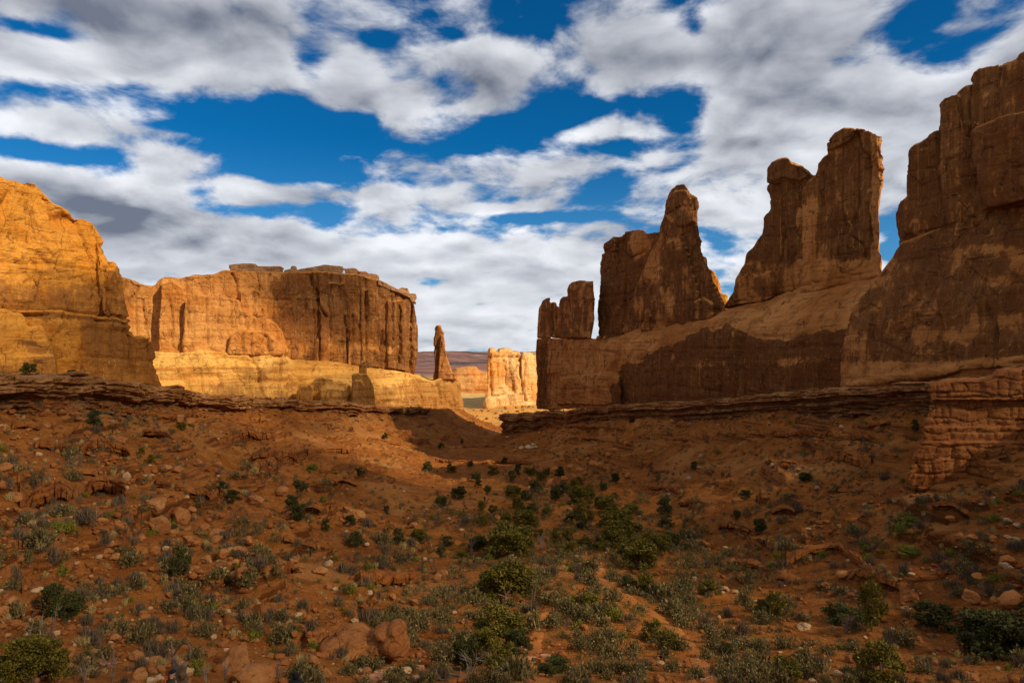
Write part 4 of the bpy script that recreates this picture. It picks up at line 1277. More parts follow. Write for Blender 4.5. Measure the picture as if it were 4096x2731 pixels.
# ---------------------------------------------------------------- unseen cloud deck, added and shaped to shade the canyon
def build_shade_cloud():
    s = SUN
    a_ax = np.array([s[1], -s[0], 0]) / math.hypot(s[0], s[1])       # level, across the sunlight
    b_ax = np.cross(a_ax, s)
    b_ax = b_ax * (1 if b_ax[2] > 0 else -1)

    def ab(p):
        p = np.asarray(p, float)
        return p @ a_ax, p @ b_ax
    H = 360.0
    nx, ny = 150, 190
    gx, gy = np.meshgrid(np.linspace(-250, 1150, nx), np.linspace(-620, 620, ny))
    Q = np.stack([gx.ravel(), gy.ravel(), np.full(gx.size, H)], 1)
    A, B = Q @ a_ax, Q @ b_ax
    dens = np.full(len(Q), 0.64)
    dens += 0.30 * fbm(gx.ravel() / 70, gy.ravel() / 70, oct=5, seed=940)
    for (u, v, d), ra, rb, k in CLOUD_THICK:
        a0, b0 = ab(PX(u, v, d))
        e = ((A - a0) / ra) ** 2 + ((B - b0) / rb) ** 2 + 0.25 * vnoise(A / 14, B / 10, seed=946)
        dens = np.maximum(dens, k * (1 - sstep(e, 0.5, 1.5)))
    for (u, v, d), ra, rb, k in CLOUD_GAPS:
        a0, b0 = ab(PX(u, v, d))
        e = ((A - a0) / ra) ** 2 + ((B - b0) / rb) ** 2
        e = e + 0.35 * vnoise(A / 16, B / 12, seed=941) + 0.2 * vnoise(A / 6, B / 5, seed=942)
        dens *= 1 - k * (1 - sstep(e, 0.55, 1.35))
    # open sky beyond the valley's end, ragged outer edge
    a1, b1 = ab(PX(440, 412, 490))
    dens *= sstep(A * (1 if ab((0, 900, 0))[0] < a1 else -1), (a1 if ab((0, 900, 0))[0] < a1 else -a1), (a1 if ab((0, 900, 0))[0] < a1 else -a1) + 40)
    edge = np.minimum.reduce([gx.ravel() + 250, 1150 - gx.ravel(), gy.ravel() + 620, 620 - gy.ravel()])
    dens *= sstep(edge + 40 * vnoise(gx.ravel() / 60, gy.ravel() / 60, seed=943), 0, 90)
    dens = np.clip(dens, 0, 0.97)
    puff = 26 * (0.5 + 0.5 * fbm(gx.ravel() / 70, gy.ravel() / 70, oct=4, seed=944)) * np.sqrt(dens)
    under = 7 * fbm(gx.ravel() / 50, gy.ravel() / 50, oct=3, seed=945) * np.sqrt(dens)
    T = Q.copy(); T[:, 2] += 4 + puff
    U = Q.copy(); U[:, 2] += -4 + under
    V = np.concatenate([U, T])
    f = grid_faces(ny, nx)
    n = nx * ny
    idx = np.arange(n).reshape(ny, nx)
    loop = np.concatenate([idx[0, :-1], idx[:-1, -1], idx[-1, :0:-1], idx[:0:-1, 0]])
    nl = np.roll(loop, -1)
    rim = np.stack([loop, loop + n, nl + n, nl], 1)
    me = mesh_np('cloud', V, np.concatenate([f[:, ::-1], f + n, rim]))
    set_attr(me, 'cover', np.concatenate([dens, dens]))
    m, t = new_mat('cloud')
    de = t.attr('cover')
    # two skins are crossed: each stops its share
    fac = t.m('SUBTRACT', 1.0, t.m('SQRT', t.m('SUBTRACT', 1.0, de)))
    tr = t.n('ShaderNodeBsdfTransparent')
    di = t.n('ShaderNodeBsdfDiffuse')
    di.inputs['Color'].default_value = (0.9, 0.9, 0.92, 1)
    tl = t.n('ShaderNodeBsdfTranslucent')
    tl.inputs['Color'].default_value = (0.9, 0.9, 0.92, 1)
    mx = t.n('ShaderNodeMixShader')
    mx.inputs[0].default_value = 0.5
    t.t.links.new(di.outputs[0], mx.inputs[1])
    t.t.links.new(tl.outputs[0], mx.inputs[2])
    m2 = t.n('ShaderNodeMixShader')
    t.put(m2.inputs[0], fac)
    t.t.links.new(tr.outputs[0], m2.inputs[1])
    t.t.links.new(mx.outputs[0], m2.inputs[2])
    o = t.n('ShaderNodeOutputMaterial')
    t.t.links.new(m2.outputs[0], o.inputs[0])
    c = link('cloud', me, m)
    c['kind'] = 'structure'
    c['label'] = 'unseen cloud deck added to shade the canyon'


CLOUD_THICK = [((345, 295, 480), 90, 24, 0.84), ((395, 330, 500), 40, 30, 0.82), ((115, 345, 290), 44, 22, 0.84), ((443, 350, 532), 12, 22, 0.9), ((395, 440, 320), 90, 20, 0.95), ((420, 470, 240), 50, 14, 0.93)]  # denser spots placed to keep sun off chosen rock faces
CLOUD_GAPS = [  # openings placed to let sun onto chosen rock faces
    ((20, 232, 255), 44, 30, 1.0), ((75, 250, 275), 30, 22, 0.95), ((10, 290, 255), 30, 18, 0.5),
    ((195, 335, 440), 44, 22, 0.9), ((262, 345, 455), 30, 15, 1.0), ((215, 378, 440), 80, 20, 1.0), ((165, 320, 430), 20, 30, 0.8),
    ((330, 390, 460), 40, 8, 0.7), ((330, 350, 475), 40, 14, 0.5), ((390, 388, 490), 40, 10, 0.45), ((150, 320, 430), 14, 24, 0.5),
    ((985, 470, 100), 16, 12, 0.12), ((700, 260, 270), 70, 30, 0.85), ((830, 220, 215), 70, 40, 0.85), ((960, 120, 180), 50, 30, 0.7), ((760, 300, 250), 80, 12, 0.85), ((640, 330, 300), 40, 10, 0.8),
    ((720, 590, 62), 26, 7, 0.45), ((560, 455, 230), 26, 9, 0.5), ((610, 560, 75), 20, 6, 0.3),
]
build_shade_cloud()
# ---------------------------------------------------------------- loose rock
RNG = random.Random(7)
NPR = np.random.RandomState(11)


def ico(sub):
    bm = bmesh.new()
    bmesh.ops.create_icosphere(bm, subdivisions=sub, radius=1.0)
    V = np.array([v.co[:] for v in bm.verts])
    Fc = np.array([[v.index for v in f.verts] for f in bm.faces])
    bm.free()
    return V, Fc


def boulder_shape(seed, sub=4, cuts=14, rough=0.8):
    r = np.random.RandomState(seed)
    V, Fc = ico(sub)
    V = V * np.array([1.0, 0.75 + 0.3 * r.rand(), 0.55 + 0.3 * r.rand()])
    for _ in range(cuts):
        n = r.normal(size=3)
        n /= np.linalg.norm(n)
        c = 0.42 + 0.34 * r.rand()
        d = V @ n
        V = V - np.outer(np.maximum(d - c, 0) * 0.98, n)
    nn = V / np.linalg.norm(V, axis=1)[:, None]
    d = 0.10 * fbm(V[:, 0] * 1.6, V[:, 1] * 1.6, V[:, 2] * 2.4, 4, seed)
    c = 1 - np.abs(vnoise(V[:, 0] * 1.4, V[:, 1] * 1.4, V[:, 2] * 2.0, seed + 9))
    d -= 0.10 * sstep(c, 0.88, 1.0)
    V = V + nn * (d * rough)[:, None]
    V[:, :2] -= V[:, :2].mean(0)
    V /= (V[:, 0].max() - V[:, 0].min())
    V[:, 2] -= V[:, 2].min()
    return V, Fc


B_MESH = []
for i in range(9):
    V, Fc = boulder_shape(50 + i, 4 if i < 6 else 3, 9 + i % 4)
    B_MESH.append(mesh_np('boulder', V, Fc, smooth=False))


class Labels:
    """collects things that look alike, so that in the end each label points to one of them"""
    def __init__(s):
        s.d = {}

    def add(s, o, base, where, u, group):
        s.d.setdefault((base, where), []).append((u, o, group))

    def close(s):
        ordn = ['leftmost', 'second from left', 'third from left', 'fourth from left', 'fifth from left', 'sixth from left', 'seventh from left', 'eighth from left']
        num = ['', 'one', 'two', 'three', 'four', 'five', 'six', 'seven', 'eight']
        for (base, where), l in s.d.items():
            l.sort(key=lambda q: q[0])
            for i, (u, o, g) in enumerate(l):
                n = len(l)
                lab = base + ' ' + where
                if 1 < n <= 8:
                    o2 = ordn[i] if i < n - 1 else 'rightmost'
                    if n == 2:
                        o2 = 'left one' if i == 0 else 'right one'
                        lab = lab + ', ' + o2 + ' of two'
                    else:
                        lab = lab + ', ' + o2 + ' of ' + num[n]
                w = lab.split()
                if len(w) > 16:
                    lab = ' '.join(w[:16])
                o['label'] = lab
                o['group'] = g


LAB = Labels()
MARKS = [
    (60, 382, 'left rim ledge'), (200, 398, 'left rim ledge'), (330, 405, 'squat spire'), (440, 415, 'slender spire'), (520, 420, 'blunt promontory'),
    (640, 412, 'right layered rim'), (770, 405, 'right layered rim'), (860, 395, 'right layered rim'), (965, 440, 'layered outcrop'),
    (75, 500, 'dark alcove'), (180, 520, 'boulder jumble'), (245, 660, 'big rounded boulder'), (370, 640, 'bulging sandstone knob'), (30, 640, 'silver dead tree'),
    (390, 583, 'overhanging ledge'), (340, 454, 'ledge under the squat spire'), (395, 474, 'arched lip'), (487, 498, 'distant hiker'), (512, 446, 'white stones'),
    (570, 465, 'orange talus pile'), (512, 550, 'widest yellow-green juniper'), (505, 600, 'big trunked juniper'), (600, 570, 'trail bend'), (690, 640, 'lower trail'), (540, 640, 'side trail'),
    (642, 560, 'broad juniper right of the trail'), (820, 560, 'curved slab ledge'), (890, 586, 'squared block ledge'), (872, 620, 'lone juniper with bare trunk'), (997, 640, 'largest dark juniper'),
    (825, 464, 'hollowed ledge'), (730, 530, 'short broken ledge'), (911, 524, 'green mat shrub'), (940, 640, 'dark round juniper'), (168, 672, 'person in olive jacket'), (296, 674, 'person in black hood'),
    (400, 676, 'stone steps'), (150, 455, 'upper left ledge'), (250, 459, 'cleft ledge'), (1010, 560, 'right frame edge'), (5, 570, 'left frame edge'),
]


def where(u, v):
    best = min(MARKS, key=lambda q: math.hypot((q[0] - u), (q[1] - v) * 1.35))
    du, dv = u - best[0], (v - best[1]) * 1.35
    if best[2].endswith('frame edge'):
        return 'close to the ' + best[2]
    r = math.hypot(du, dv)
    if r < 9:
        return 'right beside the ' + best[2]
    if abs(du) > abs(dv):
        return ('right of the ' if du > 0 else 'left of the ') + best[2]
    return ('below the ' if dv > 0 else 'above the ') + best[2]


def put(me, mat, name, p, size, rz, tilt=(0, 0), squash=1.0, sink=0.0, parent=None):
    o = bpy.data.objects.new(name, me)
    COL.objects.link(o)
    if mat is not None and not me.materials:
        me.materials.append(mat)
    o.location = (p[0], p[1], p[2] - sink)
    o.rotation_euler = (tilt[0], tilt[1], rz)
    o.scale = (size, size, size * squash)
    return o


def slot_mats(me, mats):
    return [me.copy() if i else me for i in range(len(mats))]


B_KIND = {}
for kind, mat in (('boulder', M['boulder']), ('pale', M['pale']), ('white', M['white']), ('red', M['talus'] if 'talus' in M else M['boulder'])):
    L2 = []
    for me in B_MESH:
        c = me.copy()
        c.materials.clear()
        c.materials.append(mat)
        L2.append(c)
    B_KIND[kind] = L2


def boulder(u, v, w, kind='boulder', h=None, idx=None, label=None):
    p = hit(u, v)
    if p is None:
        return None
    size = w * p[1] / F
    me = B_KIND[kind][RNG.randrange(len(B_MESH)) if idx is None else idx]
    sq = RNG.uniform(0.8, 1.15) if h is None else (h / w) / 0.72
    o = put(me, None, 'boulder', p, size, RNG.uniform(0, 6.28), (RNG.uniform(-.25, .25), RNG.uniform(-.25, .25)), sq, size * 0.16)
    o['category'] = 'boulder'
    if label:
        o['label'] = label
        o['group'] = 'boulders on the canyon floor and slopes'
    else:
        sz = 'large' if w > 17 else ('mid-sized' if w > 9 else 'small')
        c = {'boulder': 'brown boulder', 'pale': 'whitish stone', 'white': 'white stone', 'red': 'orange boulder'}[kind]
        LAB.add(o, sz + ' ' + c, where(u, v), u, 'boulders on the canyon floor and slopes')
    return o


# traced ones: u, v of the foot, width in the picture
A1 = lambda zx, zy: (425 + zx * .1116, 412.5 + zy * .1116)
A2 = lambda zx, zy: (zx * .1116, 362.5 + zy * .1116)
A3 = lambda zx, zy: (225 + zx * .1116, 387.5 + zy * .1116)
A4 = lambda zx, zy: (zx * .10884, 512.5 + zy * .10884)
A5 = lambda zx, zy: (225 + zx * .0957, 532.75 + zy * .0957)
A6 = lambda zx, zy: (650 + zx * .159, 512.5 + zy * .159)
A7 = lambda zx, zy: (650 + zx * .1063, 387.5 + zy * .1063)
for zx, zy, w in ((1180, 545, 100), (1130, 650, 120), (1240, 610, 60), (930, 615, 60), (1500, 470, 70), (1380, 530, 70), (1330, 570, 50), (1360, 445, 70), (1640, 395, 60), (1560, 490, 80), (1430, 555, 50), (1220, 430, 60), (1270, 360, 40), (1820, 600, 60), (1300, 500, 60), (1450, 420, 45), (1180, 440, 40), (1600, 520, 50), (1700, 340, 50), (1800, 300, 45), (1350, 330, 40)):
    boulder(*A1(zx, zy), w * .1116, 'red')
boulder(*A1(1480, 385), 9, 'boulder')
boulder(*A1(1890, 165), 9, 'red', 8)
for zx, zy, w in ((865, 320, 40), (930, 315, 60), (975, 300, 38), (992, 318, 34), (735, 218, 22), (805, 338, 22), (960, 335, 24), (1020, 188, 14)):
    boulder(*A1(zx, zy), w * .1116 * 1.15, 'white')
boulder(*A1(780, 280), 6, 'boulder')
for zx, zy, w in ((1400, 1400, 240), (1440, 1520, 200), (1620, 1440, 210), (1710, 1350, 80), (1770, 935, 95), (1960, 940, 90), (40, 980, 120), (30, 1180, 100), (130, 1240, 130), (905, 1460, 120), (1060, 1500, 130), (1940, 1560, 140), (1530, 1550, 90), (1260, 1560, 100), (820, 1410, 70), (1000, 690, 80), (925, 660, 80), (1080, 720, 100), (1700, 570, 90), (1600, 560, 90), (160, 570, 60), (410, 570, 90), (1490, 960, 90), (1600, 990, 90), (40, 440, 60), (430, 470, 70), (690, 910, 45), (540, 720, 45)):
    boulder(*A2(zx, zy), w * .1116)
boulder(*A2(1125, 1060), 8, 'pale', 9)
for k in range(30):
    boulder(*A2(RNG.uniform(0, 330), RNG.uniform(470, 740)), RNG.uniform(1.8, 5.0), RNG.choice(['pale', 'boulder', 'red', 'boulder', 'red']))
for zx, zy, w in ((265, 1040, 150), (1160, 1175, 160), (1090, 1110, 120), (570, 1165, 80), (520, 955, 110), (270, 1540, 120), (130, 1500, 130), (610, 1560, 80), (690, 330, 50), (1400, 290, 60), (1380, 230, 60), (1690, 1250, 80), (1660, 1215, 70), (740, 920, 50)):
    boulder(*A3(zx, zy), w * .1116)
for zx, zy, w in ((780, 320, 80), (1300, 235, 85), (1010, 320, 90), (1430, 375, 95), (1990, 265, 145), (160, 1065, 95), (1080, 1185, 115), (1590, 905, 65), (1270, 610, 125), (1340, 620, 60), (860, 1325, 95), (800, 1420, 170), (2230, 620, 130), (2050, 410, 115), (2220, 370, 110), (1740, 290, 160), (1800, 320, 90), (840, 330, 40), (1580, 640, 60), (920, 410, 60), (980, 350, 70), (1720, 160, 60), (1830, 200, 90), (1880, 150, 80), (1070, 450, 80), (2160, 470, 110), (2290, 400, 100), (1900, 460, 120), (1780, 520, 80), (2280, 300, 120), (1600, 210, 80), (1500, 180, 110), (1230, 150, 60), (1080, 130, 110), (1560, 1010, 50), (120, 870, 110), (30, 960, 110)):
    boulder(*A4(zx, zy), w * .10884)
boulder(*A4(685, 1225), 5, 'pale')
boulder(*A4(2215, 265), 3.4, 'pale')
for zx, zy, w in ((990, 420, 165), (730, 300, 85), (660, 380, 85), (590, 375, 55), (1075, 580, 85), (1490, 1475, 115), (2270, 450, 150), (2220, 480, 90), (1750, 710, 90), (940, 1370, 125), (1000, 1530, 190), (800, 380, 70), (160, 230, 130), (70, 230, 130), (330, 260, 110), (240, 420, 120), (100, 500, 120), (1820, 720, 70), (1980, 740, 90)):
    boulder(*A5(zx, zy), w * .0957)
boulder(*A5(1095, 355), 9, 'pale')
boulder(*A5(170, 95), 3.4, 'pale')
for zx, zy, w in ((2010, 545, 120), (2265, 335, 95), (1890, 60, 50), (1140, 520, 60), (2290, 580, 130), (1240, 500, 40), (1220, 415, 70), (570, 430, 60), (590, 410, 50), (520, 100, 90), (480, 90, 70), (1100, 490, 70), (2170, 570, 60), (2060, 440, 70), (1960, 180, 70), (2040, 190, 80), (2150, 200, 60)):
    boulder(*A6(zx, zy), w * .159, 'red')
for zx, zy, w in ((2250, 60, 62), (2315, 95, 52), (2250, 160, 48), (2300, 170, 42), (990, 655, 62), (965, 735, 95), (360, 985, 42), (670, 565, 40), (845, 470, 24), (470, 490, 70), (540, 510, 60), (2240, 350, 80), (1610, 610, 50)):
    boulder(*A6(zx, zy), w * .159, 'pale', w * .159 * 0.55)
for zx, zy, w in ((185, 390, 40), (205, 340, 35), (375, 350, 40), (1800, 400, 55), (400, 780, 45), (465, 770, 40), (355, 870, 60), (1150, 830, 50), (1370, 840, 35), (1520, 780, 35), (140, 590, 30), (480, 660, 60), (1400, 790, 60), (1120, 360, 60)):
    boulder(*A7(zx, zy), w * .1063, 'pale')
for u, v, w in ((598.5, 339, 6), (602, 341.5, 5), (605, 339.5, 6.5), (608, 341, 4), (600.5, 343, 4)):
    q = PX(u, v, float(d_right(u)) + 6.0)
    o = put(B_KIND['boulder'][int(u) % 6], None, 'boulder', q, w * q[1] / F, u, (0.2, 0.1), 1.0, 0.4)
    o['category'] = 'boulder'
    LAB.add(o, 'brown boulder', 'in the saddle between the finger blocks and the broad tower', u, 'boulders on the canyon floor and slopes')
MORE = [((33, 447), (54, 449), (76, 450), .9), ((62, 470), (80, 472), (100, 476), .9), ((153, 486), (180, 489), (212, 494), 1.1), ((303, 507), (313, 509), (323, 512), .6), ((359, 506), (368, 505), (377, 507), .5),
        ((406, 493), (413, 495), (420, 497), .7), ((322, 482), (340, 482), (359, 485), .5), ((358, 522), (370, 523), (381, 526), .5), ((404, 522), (411, 522), (419, 526), .9), ((637, 486), (660, 488), (682, 495), 1.5),
        ((650, 472), (666, 472), (682, 474), .8), ((666, 439), (684, 440), (702, 443), 1.0), ((769, 514), (782, 513), (797, 516), .8), ((718, 562), (745, 564), (771, 570), .8), ((766, 577), (785, 579), (803, 583), .5),
        ((960, 541), (973, 540), (988, 543), .8), ((898, 598), (910, 598), (921, 601), .6), ((140, 436), (165, 438), (192, 441), 1.1), ((10, 425), (30, 427), (56, 428), 1.0), ((195, 470), (212, 471), (232, 474), .9),
        ((366, 440), (385, 441), (402, 444), 1.2), ((562, 441), (590, 440), (622, 443), 1.1), ((700, 452), (730, 451), (762, 454), 1.1), ((836, 492), (860, 491), (884, 496), .9), ((930, 512), (950, 511), (972, 515), .8),
        ((690, 545), (702, 544), (716, 548), .7), ((112, 540), (130, 541), (150, 546), .8), ((258, 566), (276, 566), (296, 570), .7), ((20, 588), (38, 587), (58, 591), .6), ((282, 540), (300, 541), (318, 545), .6),
        ((590, 470), (610, 468), (630, 471), .9), ((850, 428), (870, 427), (896, 428), 1.1), ((460, 447), (480, 446), (498, 447), 1.0), ((120, 606), (138, 605), (158, 609), .5)]
for i, q in enumerate(MORE):
    o = small_ledge(40 + i, q[:3], q[3], None)
    LAB.add(o, 'low red rock ledge', where(*q[1]), q[1][0], 'small rock ledges on the canyon slopes')
# the large rounded one at the lower left, and the knob of layered rock beside it
boulder(234, 667, 40, 'boulder', 26, 1, 'large tan boulder with a dark stain, leaning on the big rounded one')
boulder(250, 684, 46, 'boulder', 24, 4, 'biggest rounded tan boulder at the lower left, right of the man by the dead tree')


def d_knob(u):
    return hit(370, 664)[1]


def b_knob(bm):
    d0 = d_knob(0)
    for u, v, ru, rv, off in ((350, 654, 30, 11, 0.6), (334, 646, 16, 9, 1.0), (362, 638, 17, 7, 1.4), (380, 646, 14, 9, 0.9), (394, 642, 15, 14, 0.6), (384, 630, 11, 6, 1.2), (397, 628, 10, 7, 1.0), (346, 664, 25, 9, 0.2), (328, 662, 14, 8, 0.5), (372, 655, 12, 8, 0.6), (352, 632, 18, 6, 2.0), (405, 646, 6, 7, 1.2), (300, 668, 22, 8, 1.2), (290, 655, 20, 5, 2.5)):
        V, Fc = ico(3)
        V = V * np.array([ru * d0 / F, 1.5, rv * d0 / F]) + PX(u, v, d0 + off)
        vs = [bm.verts.new(q) for q in V]
        for f in Fc:
            bm.faces.new([vs[i] for i in f])


kn = rock('rock_outcrop', b_knob, 0.09, M['redrock'], smooth=3, amp=0.28, sc=0.2, seed=950, varnish=lambda U, V, P: 0.2)
tag(kn, 'bulging smooth red sandstone knob undercut below, near the bottom left of centre', 'rock outcrop')

# many smaller stones: the larger ones are things, the rest a scatter of gravel
spots = []
while len(spots) < 9500:
    u, v = RNG.uniform(-6, 1030), RNG.uniform(400, 684)
    dn = 0.35 + 0.65 * float(sstep(vnoise(np.array([u / 45.0]), np.array([v / 26.0]), seed=971), -0.1, 0.5)[0])
    if 430 < u < 760 and v > 490:
        dn *= 0.45
    if RNG.random() > dn:
        continue
    p = hit(u, v)
    if p is None or p[1] > 560:
        continue
    r = 0.08 + 0.40 * RNG.random() ** 5
    if p[1] < 90:
        r *= 0.75
    spots.append((r * F / p[1], u, v, p, r))
spots.sort(key=lambda q: -q[0])
for w, u, v, p, r in spots[:16]:
    boulder(u, v, w * 2, 'boulder')


def merged(name, items, shapes, mat, label, smooth=False):
    """one object made of many small pieces nobody could count; items: (point, sx, sz, rz, shape)"""
    VV, FF, k = [], [], 0
    for p, sx, sz, rz, i in items:
        V, Fc = shapes[i]
        c, s = math.cos(rz), math.sin(rz)
        W = np.empty_like(V)
        W[:, 0] = p[0] + sx * (c * V[:, 0] - s * V[:, 1])
        W[:, 1] = p[1] + sx * (s * V[:, 0] + c * V[:, 1])
        W[:, 2] = p[2] + sz * V[:, 2]
        VV.append(W)
        FF.append(Fc + k)
        k += len(V)
    me = mesh_np(name, np.concatenate(VV), np.concatenate(FF), smooth)
    o = link(name, me, mat)
    o['kind'] = 'stuff'
    o['label'] = label
    return o


S_SH = [boulder_shape(150 + i, 2, 7) for i in range(8)]
it = {0: [], 1: []}
for w, u, v, p, r in spots[16:]:
    it[0 if RNG.random() < 0.88 else 1].append(((p[0], p[1], p[2] - r * 0.25), r * 2, r * 2 * RNG.uniform(0.6, 1.1), RNG.uniform(0, 6.28), RNG.randrange(8)))
# rubble fallen from the rims
for k in range(260):
    if k % 5 < 3:
        u = RNG.uniform(0, 440)
        v = np.interp(u, [0, 100, 200, 300, 440], [398, 402, 408, 412, 416]) + abs(RNG.gauss(0, 11))
    else:
        u = RNG.uniform(510, 905)
        v = np.interp(u, [510, 650, 800, 905], [440, 416, 409, 400]) + abs(RNG.gauss(0, 11))
    p = hit(u, v)
    if p is not None and p[1] < 500:
        r = RNG.uniform(0.25, 0.8)
        it[0].append(((p[0], p[1], p[2] - r * 0.25), r * 2, r * 1.7, RNG.uniform(0, 6.28), RNG.randrange(8)))
for k in range(240):
    y = RNG.uniform(560, 800)
    u = RNG.uniform(470, 545)
    x = (u - 512) / F * y
    r = 0.3 + 1.6 * RNG.random() ** 4
    it[0].append(((x, y, gz(x, y) - r * 0.3), r * 2, r * 1.7, RNG.uniform(0, 6.28), RNG.randrange(8)))
merged('gravel', it[0], S_SH, M['stone'], 'scattered red and tan stones')
merged('gravel', it[1], S_SH, M['palegrit'] if 'palegrit' in M else M['pale'], 'scattered pale stones')


# ---------------------------------------------------------------- plants
def blades(n, seed, spread=0.5, h=0.6, wdt=0.03, base=0.12, curl=0.3, low=0.15):
    """a dome of thin blades or twigs, one unit wide"""
    r = np.random.RandomState(seed)
    az = r.rand(n) * 2 * math.pi
    el = low + (math.pi / 2 - low) * r.rand(n) ** 0.8
    ln = 0.62 + 0.38 * r.rand(n)
    lob = 1 + 0.22 * np.sin(az * 3 + r.rand() * 6) + 0.12 * np.sin(az * 5 + r.rand() * 6)
    bx, by = r.normal(size=n) * base, r.normal(size=n) * base
    dx, dy, dz = np.cos(az) * np.cos(el) * spread * lob, np.sin(az) * np.cos(el) * spread * lob, np.sin(el) * h
    B = np.stack([bx, by, np.full(n, -0.04)], 1)
    T = np.stack([bx * 0.6 + dx * ln, by * 0.6 + dy * ln, dz * ln], 1)
    Mi = B * 0.45 + T * 0.55 + np.stack([np.zeros(n), np.zeros(n), curl * 0.12 * r.rand(n)], 1)
    side = np.cross(T - B, r.normal(size=(n, 3)))
    side /= np.linalg.norm(side, axis=1)[:, None] + 1e-9
    w = wdt * (0.6 + 0.8 * r.rand(n))[:, None]
    V = np.concatenate([B, Mi + side * w, T, Mi - side * w])
    i = np.arange(n)
    return V, np.stack([i, i + n, i + 2 * n, i + 3 * n], 1)


def shrub_shape(n, seed, twig=False):
    """sage: blades with little leaf tufts at their ends"""
    r = np.random.RandomState(seed)
    V, Fc = blades(n // 3, seed, 0.5, 0.62 if not twig else 0.75, 0.013 if twig else 0.018)
    if twig:
        V2, F2 = blades(n - n // 3, seed + 1, 0.52, 0.72, 0.012, 0.16, 0.5)
        return np.concatenate([V, V2]), np.concatenate([Fc, F2 + len(V)])
    m = n - n // 3
    az = r.rand(m) * 2 * math.pi
    el = np.arcsin(r.rand(m))
    rad = (0.55 + 0.45 * r.rand(m) ** 0.6)
    lob = 1 + 0.2 * np.sin(az * 3 + seed) + 0.14 * np.sin(az * 5 + el * 6 + seed)
    C = np.stack([np.cos(az) * np.cos(el) * 0.5 * rad * lob, np.sin(az) * np.cos(el) * 0.5 * rad * lob, np.sin(el) * 0.55 * rad * lob + 0.02], 1)
    a = r.normal(size=(m, 3)) * 0.5 + C / (np.linalg.norm(C, axis=1)[:, None] + 1e-6) * 0.8 + np.array([0, 0, .4])
    a /= np.linalg.norm(a, axis=1)[:, None]
    b = np.cross(a, r.normal(size=(m, 3)))
    b /= np.linalg.norm(b, axis=1)[:, None]
    s = (0.05 + 0.04 * r.rand(m))[:, None]
    V2 = np.concatenate([C - a * s, C + b * s * 0.45, C + a * s, C - b * s * 0.45])
    i = np.arange(m)
    F2 = np.stack([i, i + m, i + 2 * m, i + 3 * m], 1)
    return np.concatenate([V, V2]), np.concatenate([Fc, F2 + len(V)])


def tube(VV, FF, pts, radii, sides=6):
    k = sum(len(v) for v in VV)
    pts = [np.asarray(p, float) for p in pts]
    rings = []
    for i, p in enumerate(pts):
        t = pts[min(i + 1, len(pts) - 1)] - pts[max(i - 1, 0)]
        t /= np.linalg.norm(t) + 1e-9
        a = np.cross(t, [0.31, 0.9, 0.2])
        a /= np.linalg.norm(a) + 1e-9
        b = np.cross(t, a)
        rings.append([p + radii[i] * (math.cos(q) * a + math.sin(q) * b) for q in np.linspace(0, 2 * math.pi, sides, endpoint=False)])
    V = np.array(rings).reshape(-1, 3)
    f = []
    for i in range(len(pts) - 1):
        for j in range(sides):
            f.append((k + i * sides + j, k + i * sides + (j + 1) % sides, k + (i + 1) * sides + (j + 1) % sides, k + (i + 1) * sides + j))
    VV.append(V)
    FF.append(np.array(f))


def juniper_shape(seed, n=3000, low=0.1, tall=1.0, holes=0.0):
    r = np.random.RandomState(seed)
    cl = []
    for i in range(26):
        a = r.rand() * 6.283
        z = low + (1 - low) * r.rand() ** 0.9
        rad = 0.40 * math.sqrt(max(0.05, 1 - ((z - 0.34) / 0.74) ** 2)) * (0.25 + 0.85 * r.rand())
        cl.append((math.cos(a) * rad, math.sin(a) * rad, z * 0.84 + 0.06, 0.085 + 0.085 * r.rand()))
    C = np.array(cl)
    which = r.choice(len(C), n, p=(C[:, 3] ** 2) / (C[:, 3] ** 2).sum())
    d = r.normal(size=(n, 3))
    d /= np.linalg.norm(d, axis=1)[:, None]
    rad = C[which, 3] * (0.45 + 0.75 * r.rand(n) ** 0.7)
    P = C[which, :3] + d * rad[:, None] * np.array([1, 1, 0.85])
    P[:, 2] = np.maximum(P[:, 2], 0.02 + 0.05 * r.rand(n))
    a = d * 0.8 + r.normal(size=(n, 3)) * 0.5 + np.array([0, 0, 0.5])
    a /= np.linalg.norm(a, axis=1)[:, None]
    b = np.cross(a, r.normal(size=(n, 3)))
    b /= np.linalg.norm(b, axis=1)[:, None]
    s = (0.022 + 0.020 * r.rand(n))[:, None]
    V = np.concatenate([P - a * s, P + b * s * 0.55, P + a * s, P - b * s * 0.55])
    i = np.arange(n)
    crown = (V, np.stack([i, i + n, i + 2 * n, i + 3 * n], 1))
    VV, FF = [], []
    base = np.array([0, 0, -0.06])
    fork = np.array([0.03 * r.normal(), 0.03 * r.normal(), 0.16])
    tube(VV, FF, [base, base * 0.4 + fork * 0.6 + r.normal(size=3) * 0.012, fork], [0.050, 0.038, 0.030])
    for k in range(9):
        c = C[r.randint(len(C)), :3]
        mid = fork * 0.5 + c * 0.5 + r.normal(size=3) * 0.04
        end = c + (c - fork) * 0.22
        tube(VV, FF, [fork, fork * 0.6 + mid * 0.4 + r.normal(size=3) * 0.02, mid, c, end], [0.026, 0.021, 0.015, 0.008, 0.003], 5)
    return crown, (np.concatenate(VV), np.concatenate(FF))


J_CROWN, J_TRUNK = {}, []
for i in range(7):
    cr_, tr_ = juniper_shape(300 + i * 5, 5200 if i < 3 else 3600, 0.10 if i % 3 else 0.02)
    for key in ('juniper', 'juniper_dark', 'green'):
        me = mesh_np('crown', *cr_, smooth=False)
        me.materials.append(M[key])
        J_CROWN[(i, key)] = me
    me = mesh_np('trunk', *tr_)
    me.materials.append(M['bark'])
    J_TRUNK.append(me)


